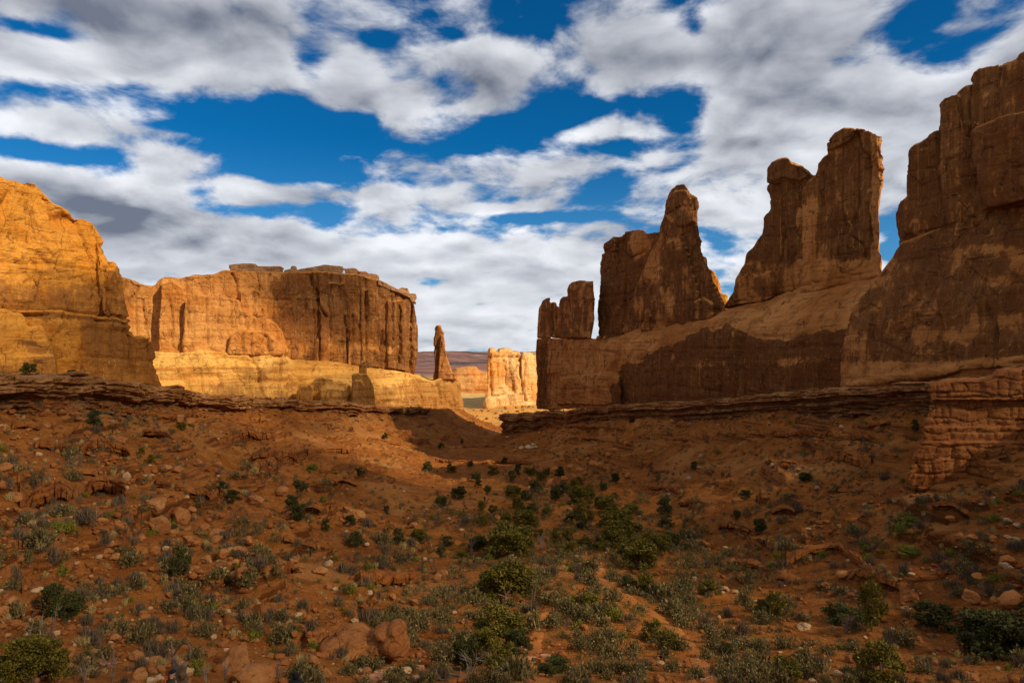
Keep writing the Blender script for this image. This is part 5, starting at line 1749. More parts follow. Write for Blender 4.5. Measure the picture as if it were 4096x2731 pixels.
def juniper(u, v, w, h, key='juniper', label=None, i=None, name='juniper_tree'):
    p = hit(u, min(v, 682) + 0.4)
    if p is None:
        return
    if v > 682:
        p = (p[0], p[1], p[2])
    k = p[1] / F
    i = RNG.randrange(7) if i is None else i
    o = bpy.data.objects.new(name, None)
    COL.objects.link(o)
    o.location = p
    o.rotation_euler = (0, 0, RNG.uniform(0, 6.28))
    o.scale = (w * k * 1.18, w * k * 1.18, h * k * 1.12)
    c = bpy.data.objects.new('crown', J_CROWN[(i, key)])
    t = bpy.data.objects.new('trunk', J_TRUNK[i])
    for q in (c, t):
        COL.objects.link(q)
        q.parent = o
    o['category'] = 'juniper'
    if label:
        o['label'] = label
        o['group'] = 'junipers of the canyon'
    else:
        sz = 'large' if w > 21 else ('mid-sized' if w > 13 else 'small')
        col = {'juniper': 'yellow-green juniper', 'juniper_dark': 'dark green juniper', 'green': 'bright green low juniper'}[key]
        LAB.add(o, sz + ' ' + col, where(u, v), u, 'junipers of the canyon')
    return o


G_, D_ = 'juniper', 'juniper_dark'
for u, v, w, h, key in (
    (492.5, 475, 11, 8, G_), (518, 474, 7, 10, D_), (512, 481, 8, 10, D_), (546.6, 475, 9, 8, G_), (541, 480, 11, 8, G_), (536.6, 491, 14, 10, D_), (477.5, 486, 7, 7, D_), (458.5, 498, 14, 12, D_),
    (514, 496, 16, 11, G_), (526, 500, 12, 9, D_), (563, 495, 14, 13, D_), (574.5, 490, 12, 11, G_), (555.6, 500, 11, 13, D_), (580, 507, 22, 19, G_), (590, 500, 12, 12, G_), (616, 483, 10, 9, D_), (603.6, 490, 8, 8, D_),
    (610, 514, 23, 17, G_), (601, 508, 14, 12, G_), (664, 513, 17, 15, D_), (666, 526, 14, 11, D_), (517.6, 512, 13, 14, G_), (481, 511, 9, 10, G_), (493, 513, 9, 9, G_), (545.5, 516, 9, 9, G_), (525.4, 530, 22, 19, G_), (506, 524, 13, 10, G_),
    (583.5, 529, 12, 15, D_), (611, 532, 24, 19, G_), (625, 531, 22, 20, G_), (612.5, 546, 28, 23, G_), (627, 537, 20, 20, G_), (473, 549, 11, 11, D_), (441.7, 557, 11, 10, D_), (448, 546, 13, 9, D_), (462, 557, 10, 8, G_),
    (596, 552, 12, 9, G_), (660, 551, 22, 18, G_), (648, 548, 16, 16, G_), (672, 546, 17, 15, D_), (624, 555, 12, 11, G_), (632, 548, 14, 10, G_),
    (648, 592, 22, 17, G_), (628.5, 588, 15, 12, D_), (494, 596, 30, 24, G_), (522, 592, 26, 22, G_), (484, 590, 18, 14, D_), (500, 671, 30, 29, G_), (465, 668, 26, 31, D_), (485, 655, 28, 24, G_), (517, 652, 26, 24, D_),
    (569.7, 606, 17, 10, G_), (588, 607, 21, 12, G_), (652.5, 642, 19, 21, G_), (670, 648, 18, 16, G_), (558, 672, 26, 14, D_), (545, 676, 18, 12, D_),
    (709, 595, 20, 15, G_), (774, 618, 20, 26, G_), (764, 617, 16, 16, G_), (841, 623, 34, 18, D_), (860, 622, 14, 12, D_),
    (980, 650, 44, 34, D_), (1018, 655, 50, 36, D_), (880.5, 684, 46, 38, G_), (790, 686, 30, 24, G_), (726, 655, 11, 13, D_), (908, 555, 23, 9, 'green'), (866, 553, 10, 7, 'green'), (761, 532, 14, 14, D_), (736, 519, 9, 8, D_), (695, 470, 8, 7, D_), (745, 500, 12, 9, D_),
    (29.6, 374, 13, 11, G_), (72.5, 377, 10, 7, G_), (143, 391, 8, 5, D_), (177, 393, 7, 7, D_), (96, 425, 15, 16, D_), (233, 505, 14, 13, D_), (220, 496, 12, 9, D_), (152, 465, 7, 9, G_), (141, 458, 6, 8, G_), (181, 429, 9, 7, G_),
    (181, 576, 18, 26, D_), (54, 622, 24, 34, D_), (70, 618, 28, 24, D_), (16, 686, 34, 32, G_), (48, 688, 38, 36, G_),
    (298.7, 520, 13, 18, D_), (291, 509, 12, 12, D_), (325.4, 530, 9, 11, D_), (349.4, 527, 11, 11, D_), (355, 546, 15, 15, D_), (399.6, 544, 12, 16, D_), (417.5, 537, 10, 9, G_), (312, 471, 11, 8, 'green'), (323, 502, 6, 6, 'green'), (387, 514, 7, 8, D_), (385, 438, 6, 6, D_), (427, 473, 9, 11, D_), (359, 474, 9, 7, D_), (300, 485, 16, 9, D_), (329, 486, 7, 7, G_), (476, 480, 9, 8, D_),
    (632, 424, 6, 5, D_), (505, 463, 5, 6, D_), (441, 448, 6, 5, D_), (462, 442, 4, 4, D_), (915, 431, 8, 10, D_), (690, 415, 6, 4, D_), (806, 483, 12, 9, D_), (450, 470, 6, 6, D_), (470, 466, 7, 5, D_),
):
    juniper(u, v, w, h, key)
for k in range(34):
    v = RNG.uniform(468, 566)
    u = 520 + (v - 468) * 0.75 + RNG.gauss(0, 40 + (v - 468) * 0.25)
    if not any(abs(u - q[0]) < 9 and abs(v - q[1]) < 6 for q in ((484, 500), (484, 506), (512, 555), (641, 570))):
        juniper(u, v, RNG.uniform(8, 15) * (0.7 + (v - 468) / 150), RNG.uniform(7, 11) * (0.7 + (v - 468) / 150), RNG.choice([G_, G_, D_]))
juniper(512, 555, 46, 29, G_, 'widest yellow-green juniper, rounded, left of the trail in mid valley', 0)
juniper(506, 604, 46, 37, G_, 'large juniper with a visible trunk standing left of the side trail', 1)
juniper(498, 646, 48, 34, G_, 'bushy dark-centred juniper at lower centre, just left of the side trail', 2)
juniper(641.5, 570, 38, 26, G_, 'broad yellow-green juniper right of the trail bend', 1)
juniper(872, 630, 26, 43, G_, 'lone upright juniper with a bare forked trunk at lower right', 5)
juniper(936, 631, 36, 26, D_, 'dark round juniper beside the largest one at lower right', 2)
juniper(997, 654, 62, 44, D_, 'largest dark juniper at the right edge of the picture', 0)
juniper(911, 525, 33, 10, 'green', 'flat bright green mat shrub on the bare right slope', 3)
juniper(33, 690, 50, 40, G_, 'yellow-green juniper in the lower left corner under the dead branches', 1)

# sage, twiggy shrubs, straw grass
SH = {'sagebrush': ([shrub_shape(330, 500 + i) for i in range(6)], M['sage']),
      'twig_shrub': ([shrub_shape(230, 520 + i, True) for i in range(5)], M['twig']),
      'grass_tuft': ([blades(110, 540 + i, 0.5, 0.75, 0.016, 0.1, 0.6, 0.5) for i in range(4)], M['straw']),
      'green_shrub': ([shrub_shape(260, 560 + i) for i in range(4)], M['green'])}
SH_LOW = {'sagebrush': [shrub_shape(90, 600 + i) for i in range(6)], 'twig_shrub': [shrub_shape(70, 620 + i, True) for i in range(5)],
          'grass_tuft': [blades(40, 640 + i, 0.5, 0.75, 0.03, 0.1, 0.6, 0.5) for i in range(4)], 'green_shrub': [shrub_shape(80, 660 + i) for i in range(4)]}
SH_MESH = {}
for k, (shp, mat) in SH.items():
    SH_MESH[k] = []
    for V, Fc in shp:
        me = mesh_np(k, V, Fc, smooth=False)
        me.materials.append(mat)
        SH_MESH[k].append(me)


def on_trail(u, v):
    for tr in TRAILS:
        us_, vs_, w_ = zip(*tr)
        if min(vs_) <= v <= max(vs_):
            o = sorted(zip(vs_, us_, w_))
            c = np.interp(v, [q[0] for q in o], [q[1] for q in o])
            w = np.interp(v, [q[0] for q in o], [q[2] for q in o])
            if abs(u - c) < w * 0.62:
                return True
    return False


TRAILS = [
    [(712, 690, 17), (704, 668, 15), (690, 646, 13), (672, 627, 11), (652, 612, 13), (630, 599, 14), (610, 588, 13), (602, 578, 12), (599, 568, 10), (590, 559, 8)],
    [(540, 690, 18), (536, 664, 16), (534, 642, 13), (542, 622, 11), (548, 607, 9)],
    [(500, 524, 7), (497, 515, 6), (490, 503, 4), (484, 495, 3), (484, 484, 3)],
]
cand = {k: [] for k in SH}
n_try = 0
while n_try < 24000:
    n_try += 1
    u, v = RNG.uniform(-8, 1032), RNG.uniform(398, 686)
    q = float(vnoise(np.array([u / 30.0]), np.array([v / 17.0]), seed=981)[0])
    valley = math.exp(-((u - 575 - (v - 500) * 0.25) / (70 + max(0, v - 480) * 1.1)) ** 2) * (1 if v > 470 else math.exp(-((470 - v) / 34) ** 2))
    dens = 0.12 + (0.10 if u < 430 and v < 560 else 0.03) + 0.70 * valley + 0.2 * max(0, q)
    dens *= np.interp(v, [400, 460, 475, 570, 600, 640, 684], [1, 1, 1.35, 1.25, 0.75, 0.45, 0.38])
    if RNG.random() > dens * (0.72 + 0.7 * q):
        continue
    if on_trail(u, v):
        continue
    p = hit(u, v)
    if p is None or p[1] > 540:
        continue
    if u > 905 and 385 < v < 488:
        continue
    r = RNG.random()
    if valley > 0.4:
        k = 'sagebrush' if r < 0.80 else ('twig_shrub' if r < 0.90 else ('grass_tuft' if r < 0.96 else 'green_shrub'))
    else:
        k = 'twig_shrub' if r < 0.40 else ('sagebrush' if r < 0.72 else ('grass_tuft' if r < 0.93 else 'green_shrub'))
    size = {'sagebrush': 1.25, 'twig_shrub': 1.15, 'grass_tuft': 0.75, 'green_shrub': 0.9}[k] * RNG.lognormvariate(0, 0.33)
    size *= np.interp(p[1], [36, 60, 90], [0.66, 0.8, 1.0])
    cand[k].append((size * F / p[1], u, v, p, size))
for k in range(100):
    left = k < 55
    y = RNG.uniform(108, 440) if left else RNG.uniform(125, 415)
    q = np.array([y])
    x = float(x_left(q)[0]) - RNG.uniform(0.2, 5) if left else float(x_right(q)[0]) + RNG.uniform(0.5, 8)
    z = float((z_left(q) if left else z_right(q))[0]) - 0.05
    if left and 512 + F * x / y < -5:
        continue
    size = RNG.uniform(0.6, 1.5)
    kk = RNG.choice(['twig_shrub', 'twig_shrub', 'sagebrush', 'green_shrub'])
    cand[kk].append((30.0, 512 + F * x / y, HV - F * z / y, (x, y, z), size))
CAT = {'sagebrush': ('sagebrush', 'grey-green sagebrush', 'sagebrush on the valley floor and slopes'), 'twig_shrub': ('shrub', 'grey leafless twig shrub', 'grey twig shrubs on the slopes'),
       'grass_tuft': ('grass tuft', 'straw-coloured grass tuft', 'dry grass tufts'), 'green_shrub': ('shrub', 'low green shrub', 'low green shrubs')}
for k, l in cand.items():
    l.sort(key=lambda q: -q[0])
    cat, base, grp = CAT[k]
    for w, u, v, p, size in l[:280]:
        o = put(SH_MESH[k][RNG.randrange(len(SH_MESH[k]))], None, k, p, size, RNG.uniform(0, 6.28), squash=RNG.uniform(0.75, 1.2))
        o['category'] = cat
        w = size * F / p[1]
        sz = 'large' if w > 13 else ('mid-sized' if w > 8 else ('small' if w > 5 else 'tiny'))
        LAB.add(o, sz + ' ' + base, where(u, v), u, grp)
    rest = [(p, s, s * RNG.uniform(0.75, 1.2), RNG.uniform(0, 6.28), RNG.randrange(len(SH_LOW[k]))) for w, u, v, p, s in l[280:]]
    if rest:
        merged('scrub', rest, SH_LOW[k], SH[k][1], 'scattered far ' + base + 's')

# ---------------------------------------------------------------- trails
for i, tr in enumerate(TRAILS):
    us_, vs_, ws_ = (np.array(q, float) for q in zip(*tr))
    tt = np.linspace(0, len(tr) - 1, 160)
    uu, vv, ww = (np.interp(tt, np.arange(len(tr)), q) for q in (us_, vs_, ws_))
    C = np.array([hit(a, min(b, 690)) for a, b in zip(uu, vv)])
    for c in (0, 1):
        C[:, c] = np.convolve(np.pad(C[:, c], 6, 'edge'), np.ones(13) / 13, 'valid')
    half = ww * C[:, 1] / F * 0.66 * (1 + 0.22 * vnoise(tt * 1.7, tt * 0 + i))
    m = 13
    V = []
    for j in range(len(C)):
        for k in range(m):
            f = (k / (m - 1) - 0.5) * 2
            x = C[j, 0] + f * half[j] * (1 + 0.12 * math.sin(j * 0.7 + k))
            V.append((x, C[j, 1], gz(x, C[j, 1]) + 0.05 - 0.10 * abs(f) ** 4))
    me = mesh_np('path', V, grid_faces(len(C), m))
    o = link('path', me, M['trail'])
    o['kind'] = 'structure'
    o['label'] = ['main trail of bare red soil', 'side trail of bare red soil', 'far stretch of the trail'][i]
# ---------------------------------------------------------------- dead wood
def wood(name, u0, v0, lines, label, cat, d=None, mat=None, group=None, up=0.0):
    """bare branches: lines of (u, v, thickness in the picture), all near one distance"""
    p0 = hit(u0, min(v0, 682)) if d is None else None
    dd = p0[1] if p0 else d
    VV, FF = [], []
    r = np.random.RandomState(int(u0 * 7 + v0))
    org = PX(u0, v0, dd) if p0 is None else np.array(p0)
    for ln in lines:
        off = r.normal() * 0.25
        pts, rad = [], []
        for j, (u, v, w) in enumerate(ln):
            q = PX(u, v, dd + off * j * 0.6) - PX(u0, v0, dd)
            pts.append(q)
            rad.append(w * dd / F * 0.5)
        # smooth the line a little
        P = np.array(pts)
        tt = np.linspace(0, len(P) - 1, (len(P) - 1) * 3 + 1)
        P2 = np.stack([np.interp(tt, np.arange(len(P)), P[:, c]) for c in range(3)], 1)
        R2 = np.interp(tt, np.arange(len(P)), rad)
        P2[1:-1] += r.normal(size=(len(P2) - 2, 3)) * R2[1:-1, None] * 0.5
        tube(VV, FF, list(P2), list(R2), 6)
    me = mesh_np(name, np.concatenate(VV), np.concatenate(FF))
    o = link(name, me, mat or M['dead'])
    o.location = tuple(org)
    return tag(o, label, cat, group)


Z0 = lambda x, y, w: (x * .0687, 575 + y * .0687, w)
ln = [
    [Z0(570, 1180, 4.2), Z0(570, 1080, 3.8), Z0(600, 980, 3.2), Z0(660, 880, 2.4), Z0(740, 790, 2.0), Z0(785, 720, 1.6), Z0(805, 620, 1.1), Z0(815, 500, 0.8), Z0(830, 420, 0.5), Z0(880, 390, 0.3)],
    [Z0(565, 1090, 2.2), Z0(570, 920, 1.6), Z0(590, 800, 1.2), Z0(610, 680, 0.9), Z0(610, 600, 0.6), Z0(640, 550, 0.3)],
    [Z0(560, 1090, 2.0), Z0(500, 1030, 1.6), Z0(450, 980, 1.3), Z0(440, 880, 1.1), Z0(450, 780, 0.8), Z0(490, 650, 0.4)],
    [Z0(445, 800, 0.7), Z0(500, 770, 0.6), Z0(570, 750, 0.3)], [Z0(610, 670, 0.6), Z0(560, 640, 0.5), Z0(530, 600, 0.3)],
    [Z0(820, 500, 0.6), Z0(870, 480, 0.4), Z0(910, 440, 0.3)], [Z0(790, 720, 0.9), Z0(775, 660, 0.6), Z0(780, 600, 0.4)],
    [Z0(450, 890, 0.7), Z0(500, 915, 0.6), Z0(560, 915, 0.5)], [Z0(440, 980, 0.7), Z0(400, 990, 0.5), Z0(350, 1015, 0.3)],
    [Z0(540, 1040, 0.7), Z0(515, 960, 0.5), Z0(490, 900, 0.3)], [Z0(445, 830, 0.6), Z0(420, 830, 0.4), Z0(405, 780, 0.3)],
    [Z0(820, 580, 0.5), Z0(850, 560, 0.3)], [Z0(620, 1120, 0.8), Z0(640, 1060, 0.6), Z0(650, 1000, 0.3)],
]
wood('dead_tree', 39.2, 662, ln, 'silver dead tree with bare forked branches rising from the lower left corner', 'dead tree')
Z1 = lambda x, y, w: (x * .10884, 512.5 + y * .10884, w)
ln = [
    [Z1(1660, 1640, 12), Z1(1660, 1500, 10.5), Z1(1635, 1420, 8), Z1(1605, 1320, 4.2), Z1(1585, 1240, 3), Z1(1570, 1180, 1.4)],
    [Z1(1660, 1500, 9), Z1(1690, 1420, 6.5), Z1(1730, 1350, 3.6), Z1(1758, 1280, 2.6), Z1(1740, 1220, 1.5), Z1(1725, 1195, .8)],
    [Z1(1600, 1300, 2.2), Z1(1650, 1230, 1.6), Z1(1690, 1190, 1.0), Z1(1720, 1190, .5)], [Z1(1600, 1340, 1.8), Z1(1560, 1330, 1.2), Z1(1530, 1325, .6)],
    [Z1(1590, 1250, 1.2), Z1(1560, 1290, .8), Z1(1540, 1300, .4)],
]
wood('dead_tree', 181, 691, ln, 'thick-stemmed dead tree with a forked stump beside the man in olive', 'dead tree', d=24.5, mat=M['bark'])
R2_ = np.random.RandomState(5)


def snag(u, v, w, h, n=7):
    out = []
    for i in range(n):
        a = R2_.uniform(-1, 1)
        e = (u + a * w * .5, v - h * (1 - 0.5 * a * a) * R2_.uniform(.7, 1), .25)
        m = (u + a * w * .2 + R2_.normal() * w * .06, v - h * .45 * R2_.uniform(.8, 1.2), .5)
        out.append([(u, v, 1.0), m, ((m[0] + e[0]) / 2 + R2_.normal() * w * .06, (m[1] + e[1]) / 2, .45), e])
        f = (m[0] + R2_.normal() * w * .3, m[1] - h * .3, .2)
        out.append([m, ((m[0] + f[0]) / 2, (m[1] + f[1]) / 2 + 1, .4), f])
    return out


for u, v, w, h, lab in ((470, 676, 34, 34, 'grey dead tree with twisted limbs right of the stone steps'), (532, 604, 20, 34, 'leaning grey dead tree beside the large trunked juniper'), (541, 548, 14, 18, 'bare dead tree in mid valley right of the widest juniper'),
                        (84, 684, 16, 26, 'thin leafless sapling behind the corner juniper'), (112, 684, 24, 34, 'bare pale sapling between the corner juniper and the man in olive'), (206, 684, 16, 22, 'bare white-stemmed sapling right of the forked stump'), (279, 690, 8, 26, 'single pale dead stick left of the hooded person'),
                        (225, 690, 12, 24, 'bare white sapling below the big rounded boulder'), (846, 633, 10, 20, 'small dead tree left of the lone upright juniper'), (472, 553, 14, 18, 'pale snag low on the left edge of the valley floor')):
    wood('dead_tree', u, v, snag(u, v, w, h), lab, 'dead tree')


def lying(u0, v0, u1, v1, w, lab):
    a, b = np.array(hit(u0, v0)), np.array(hit(u1, v1))
    VV, FF = [], []
    n = 9
    r = np.random.RandomState(int(u0))
    pts = [a * (1 - t) + b * t for t in np.linspace(0, 1, n)]
    rad = np.linspace(1, 0.45, n) * w * a[1] / F * .5
    pts = [np.array([p[0], p[1], gz(p[0], p[1]) + rad[i] * 0.8]) + np.array([0, r.normal() * .04, abs(r.normal()) * .05]) for i, p in enumerate(pts)]
    tube(VV, FF, [p - a for p in pts], list(rad), 7)
    for k in (3, 5, 6):
        d = np.array([r.normal() * .3, r.normal() * .2, .5])
        q = pts[k] - a
        tube(VV, FF, [q, q + d * .5, q + d], [rad[k] * .5, rad[k] * .35, rad[k] * .1], 5)
    o = link('log', mesh_np('log', np.concatenate(VV), np.concatenate(FF)), M['dead'])
    o.location = tuple(a)
    tag(o, lab, 'log', 'fallen dead wood')


for q in ((98, 666, 120, 663, 3.2, 'weathered log lying behind the bare sapling at lower left'), (432, 671, 478, 677, 3.0, 'long curved log lying right of the stone steps'), (425, 677, 450, 681, 2.6, 'shorter log lying below the long curved one'),
          (310, 679, 332, 677, 2.4, 'pale log lying right of the hooded person'), (452, 668, 478, 671, 2.0, 'thin pole lying behind the twisted dead tree'), (500, 675, 512, 667, 2.2, 'gnarled branch lying by the lower juniper clump'), (610, 616, 622, 622, 3.4, 'dark rotten trunk lying among sage right of centre'), (716, 662, 727, 656, 1.6, 'crooked branch lying right of the lower trail'), (700, 681, 716, 676, 1.8, 'forked driftwood branch at the bottom beside the trail')):
    lying(*q)

# ---------------------------------------------------------------- stone steps of the trail
def slab(u, v, w, h, rz, label):
    p = hit(u, v)
    k = p[1] / F
    bm = bmesh.new()
    r = np.random.RandomState(int(u * 3 + v))
    n = 9
    ring = []
    for i in range(n):
        a = i / n * 2 * math.pi
        q = max(abs(math.cos(a)), abs(math.sin(a)))
        ring.append((math.cos(a) / q ** 0.7 * w * k * .5 * r.uniform(.86, 1.08), math.sin(a) / q ** 0.7 * h * k * 1.1 * r.uniform(.86, 1.08)))
    lo = [bm.verts.new((x, y, -0.18)) for x, y in ring]
    hi = [bm.verts.new((x, y, 0.20 + r.normal() * .01)) for x, y in ring]
    bm.faces.new(hi)
    bm.faces.new(lo[::-1])
    for i in range(n):
        j = (i + 1) % n
        bm.faces.new((lo[i], lo[j], hi[j], hi[i]))
    bmesh.ops.bevel(bm, geom=[e for e in bm.edges], offset=0.03, segments=2, affect='EDGES')
    me = bpy.data.meshes.new('stone_step')
    bm.to_mesh(me)
    bm.free()
    o = link('stone_step', me, M['slab'])
    o.location = p
    o.rotation_euler = (0, 0, rz)
    tag(o, label, 'stone step', 'stone steps of the trail')


for u, v, w, h, rz, lab in ((414, 669, 22, 3, .1, 'highest pale stone step, long and thin'), (394, 671, 20, 4, -.1, 'pale pinkish stone step, second from the top'), (383, 674, 20, 4, .1, 'broad pale stone step in the middle of the flight'), (376, 678, 22, 4, 0, 'pale stone step, second from the bottom'), (370, 681, 26, 4, .1, 'lowest pale stone step at the picture bottom'),
                            (527, 660, 20, 3, .1, 'long whitish slab crossing the side trail'), (545, 657, 12, 3, -.1, 'short whitish slab at the right end of the side trail crossing')):
    slab(u, v, w, h, rz, lab)

# ---------------------------------------------------------------- people
M['skin'] = plain_mat('skin', (0.50, 0.28, 0.19), 0.6, 0.1)
M['olive'] = plain_mat('olive_jacket_cloth', (0.046, 0.046, 0.019), 0.85, 0.4, 9)
M['black'] = plain_mat('black_cloth', (0.012, 0.012, 0.016), 0.7, 0.3, 9)
M['navy'] = plain_mat('navy_cloth', (0.008, 0.008, 0.016), 0.8, 0.3, 9)
M['strap'] = plain_mat('red_strap', (0.42, 0.045, 0.015), 0.6, 0.2)
M['band'] = plain_mat('pale_band', (0.65, 0.62, 0.5), 0.6, 0.1)
M['blue'] = plain_mat('blue_pack_cloth', (0.03, 0.035, 0.16), 0.7, 0.3)
M['jeans'] = plain_mat('dark_trousers', (0.03, 0.03, 0.035), 0.85, 0.3)
M['hair'] = plain_mat('dark_hair', (0.03, 0.018, 0.01), 0.6, 0.3)


def skinned(name, chains, mat, parent, sub=1):
    """one continuous surface grown round joined chains of (x, y, z, radius)"""
    vs, es, rs, key = [], [], [], {}
    for ch in chains:
        prev = None
        for x, y, z, r in ch:
            k = (round(x, 4), round(y, 4), round(z, 4))
            if k not in key:
                key[k] = len(vs)
                vs.append((x, y, z))
                rs.append(r)
            i = key[k]
            if prev is not None and prev != i:
                es.append((prev, i))
            prev = i
    me = bpy.data.meshes.new(name)
    me.from_pydata(vs, es, [])
    o = bpy.data.objects.new(name, me)
    COL.objects.link(o)
    m = o.modifiers.new('skin', 'SKIN')
    for i, r in enumerate(rs):
        me.skin_vertices[0].data[i].radius = (r, r)
    me.skin_vertices[0].data[0].use_root = True
    s = o.modifiers.new('sub', 'SUBSURF')
    s.levels = s.render_levels = sub
    dg = bpy.context.evaluated_depsgraph_get()
    dg.update()
    m2 = bpy.data.meshes.new_from_object(o.evaluated_get(dg), depsgraph=dg)
    o.modifiers.clear()
    o.data = m2
    bpy.data.meshes.remove(me)
    m2.name = name
    m2.materials.clear()
    m2.materials.append(mat)
    m2.polygons.foreach_set('use_smooth', np.ones(len(m2.polygons), dtype=bool))
    o.parent = parent
    return o


def blob(name, c, r, mat, parent, cut=None, squash=(1, 1, 1)):
    V, Fc = ico(3)
    V = V * np.array(squash) * r
    if cut is not None:
        V[:, 2] = np.maximum(V[:, 2], cut)
    o = link(name, mesh_np(name, V + np.array(c), Fc), mat)
    o.parent = parent
    return o


def person(x, y, yaw, label, jacket, legs_m, stride=0.12, lean=0.0, arm_out=0.14, z=None):
    o = bpy.data.objects.new('person', None)
    COL.objects.link(o)
    o.location = (x, y, gz(x, y) if z is None else z)
    o.rotation_euler = (0, 0, yaw)
    tag(o, label, 'person')
    # he faces +y of his own frame
    L = lean
    pel, wai, che, nec, hd = (0, 0, .96), (0, L * .15, 1.12), (0, L * .5, 1.36), (0, L * .75, 1.50), (0, L * .95 + .01, 1.64)
    body = [[(*pel, .15), (*wai, .135), (*che, .15), (0, L * .7, 1.45, .07), (*nec, .055), (0, L * .88, 1.56, .075), (*hd, .092), (0, L * 1.0, 1.71, .075)]]
    legs, arms = [], []
    for s in (-1, 1):
        ft = s * stride
        lg = [(*pel, .15), (s * .095, 0, .88, .088), (s * .10, ft * .6 + .03, .50, .058), (s * .10, ft * 1.0 - .02, .10, .042), (s * .10, ft * 1.0 + .10, .04, .036), (s * .10, ft * 1.0 + .17, .03, .028)]
        body.append(lg)
        legs.append([(*pel, .165), (s * .095, 0, .88, .102), (s * .10, ft * .6 + .03, .50, .074), (s * .10, ft * 1.0 - .02, .12, .062)])
        sh = (s * .17, L * .62, 1.41)
        el = (s * (.20 + arm_out), L * .5 - s * stride * .4 - .02, 1.12)
        wr = (s * (.21 + arm_out * 1.2), L * .5 - s * stride * .8 + .08, .90)
        pal = (s * (.21 + arm_out * 1.2), wr[1] + .03, .83)
        body.append([(*che, .15), (*sh, .062), (*el, .045), (*wr, .030), (*pal, .034)])
        arms.append([(*che, .172), (*sh, .085), (*el, .066), (*wr, .052)])
        for f in range(4):
            fy = -.026 + f * .018
            ln = (.075, .085, .08, .062)[f]
            body.append([(*pal, .034), (pal[0], pal[1] + fy, .79, .010), (pal[0] - s * .008, pal[1] + fy + .01, .79 - ln * .5, .009), (pal[0] - s * .028, pal[1] + fy + .014, .79 - ln, .008)])
        body.append([(*wr, .030), (wr[0] - s * .02, wr[1] + .045, .86, .012), (wr[0] - s * .03, wr[1] + .065, .82, .009)])
    b = skinned('body', body, M['skin'], o)
    # face: nose, brow line and ears as small forms, sunk into the head
    fy = hd[1]
    blob('nose', (0, fy + .098, 1.635), .016, M['skin'], o, squash=(.8, 1, 1.4))
    for s in (-1, 1):
        blob('ear', (s * .092, fy - .005, 1.64), .026, M['skin'], o, squash=(.4, .8, 1.2))
        blob('eye', (s * .034, fy + .085, 1.665), .011, M['black'], o)
    blob('mouth', (0, fy + .088, 1.59), .018, M['strap'], o, squash=(1.2, .4, .3))
    skinned('jacket', [[(*pel, .172), (*wai, .165), (*che, .178), (0, L * .7, 1.46, .11), (0, L * .76, 1.50, .078)]] + arms, jacket, o)
    skinned('trousers', legs, legs_m, o)
    for s in (-1, 1):
        ft = s * stride
        blob('boot', (s * .10, ft + .06, .045), .13, M['black'], o, cut=-.045, squash=(.42, 1.05, .6))
    return o, hd


XM = (168 - 512) / F * 23.0
p1, hd = person(XM, 23.0, -0.55, 'person in an olive jacket and dark cap with a red strap across the back', M['olive'], M['jeans'], .04, .16, .10, z=(HV - 671) / F * 23.0 - 1.75)
blob('cap', (0, hd[1] - .004, 1.675), .108, M['navy'], p1, cut=-.012, squash=(.98, 1.08, .92))
blob('cap_band', (0, hd[1] - .004, 1.658), .106, M['band'], p1, cut=None, squash=(.985, 1.05, .13))
VV, FF = [], []
tube(VV, FF, [np.array(q) for q in ((-.13, .20, 1.46), (-.12, .06, 1.545), (-.07, -.055, 1.48), (.00, -.115, 1.37), (.08, -.155, 1.24), (.16, -.135, 1.12), (.21, -.05, 1.05))], [.03, .034, .036, .036, .036, .034, .03], 8)
st = link('strap', mesh_np('strap', np.concatenate(VV), np.concatenate(FF)), M['strap'])
st.parent = p1
XM2 = (295.5 - 512) / F * 23.0
p2, hd = person(XM2, 23.0, 0.15, 'person in a black puffy jacket with the black hood up, seen from behind', M['black'], M['black'], .05, .06, .08, z=(HV - 670.5) / F * 23.0 - 1.76)
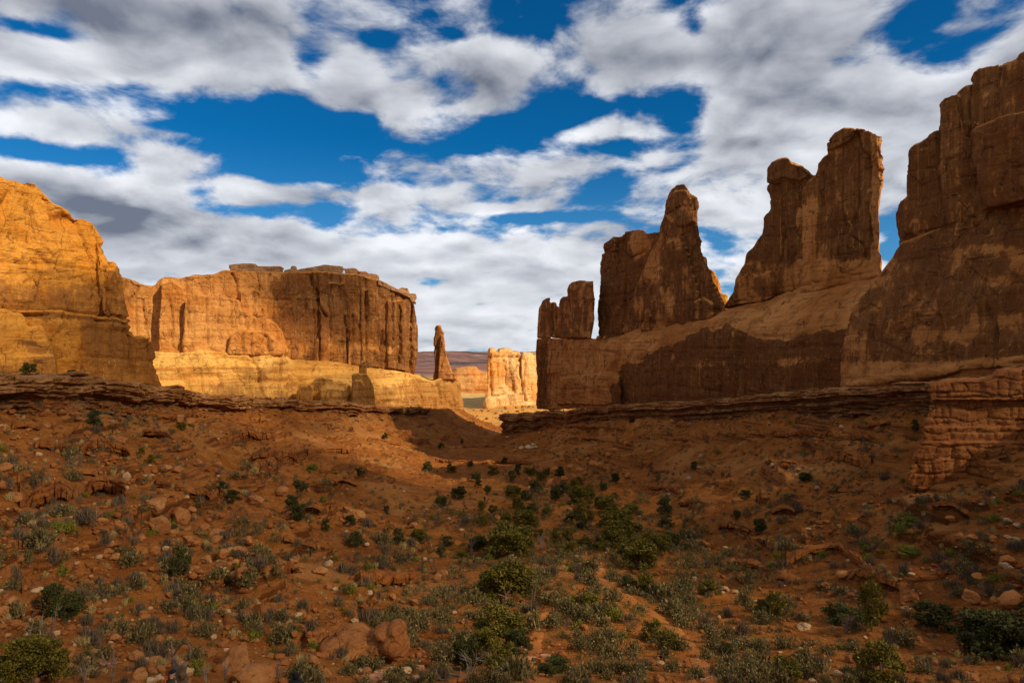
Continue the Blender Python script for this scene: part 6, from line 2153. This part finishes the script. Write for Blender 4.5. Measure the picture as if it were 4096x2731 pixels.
skinned('hood', [[(0, hd[1] - .03, 1.47, .10), (0, hd[1] - .02, 1.55, .108), (0, hd[1] - .018, 1.64, .118), (0, hd[1] - .01, 1.70, .098), (0, hd[1], 1.735, .06)]], M['black'], p2)
for i, zz in enumerate((1.16, 1.27, 1.38)):
    blob('quilting', (0, hd[1] * .45, zz), .2, M['black'], p2, squash=(1.08, .9, .30))
ph = hit(484.6, 502.0)
p3, hd = person(ph[0], ph[1], 0.1, 'far hiker in dark clothes walking away on the valley trail', M['black'], M['jeans'], .16, .05, .14)
blob('hair', (0, hd[1] - .012, 1.665), .108, M['hair'], p3, squash=(.98, 1.02, 1.02))
VV, FF = [], []
bm = bmesh.new()
bmesh.ops.create_cube(bm, size=1.0)
for v_ in bm.verts:
    v_.co = Vector((v_.co.x * .32 + .08, v_.co.y * .20 - .25, v_.co.z * .46 + 1.20))
    if v_.co.z > 1.2:
        v_.co.x = .08 + (v_.co.x - .08) * .8
bmesh.ops.bevel(bm, geom=[e for e in bm.edges], offset=.06, segments=3, affect='EDGES')
me = bpy.data.meshes.new('backpack')
bm.to_mesh(me)
bm.free()
bp = link('backpack', me, M['blue'])
bp.location = p3.location
bp.rotation_euler = p3.rotation_euler
tag(bp, 'blue backpack on the back of the far hiker', 'backpack')

# a trail marker post by the bend of the trail
pp = hit(605 + 1, 557)
bm = bmesh.new()
bmesh.ops.create_cube(bm, size=1.0)
for v_ in bm.verts:
    v_.co = Vector((v_.co.x * .12, v_.co.y * .10, v_.co.z * 1.1 + .5))
bmesh.ops.bevel(bm, geom=[e for e in bm.edges], offset=.015, segments=2, affect='EDGES')
me = bpy.data.meshes.new('marker_post')
bm.to_mesh(me)
bm.free()
po = link('marker_post', me, M['jeans'])
po.location = pp
tag(po, 'small dark marker post beside the trail bend', 'marker post')
bm = bmesh.new()
bmesh.ops.create_cube(bm, size=1.0)
for v_ in bm.verts:
    v_.co = Vector((v_.co.x * .14, v_.co.y * .03 - .07, v_.co.z * .16 + .92))
me = bpy.data.meshes.new('plate')
bm.to_mesh(me)
bm.free()
pl_ = link('plate', me, M['band'])
pl_.parent = po
LAB.close()
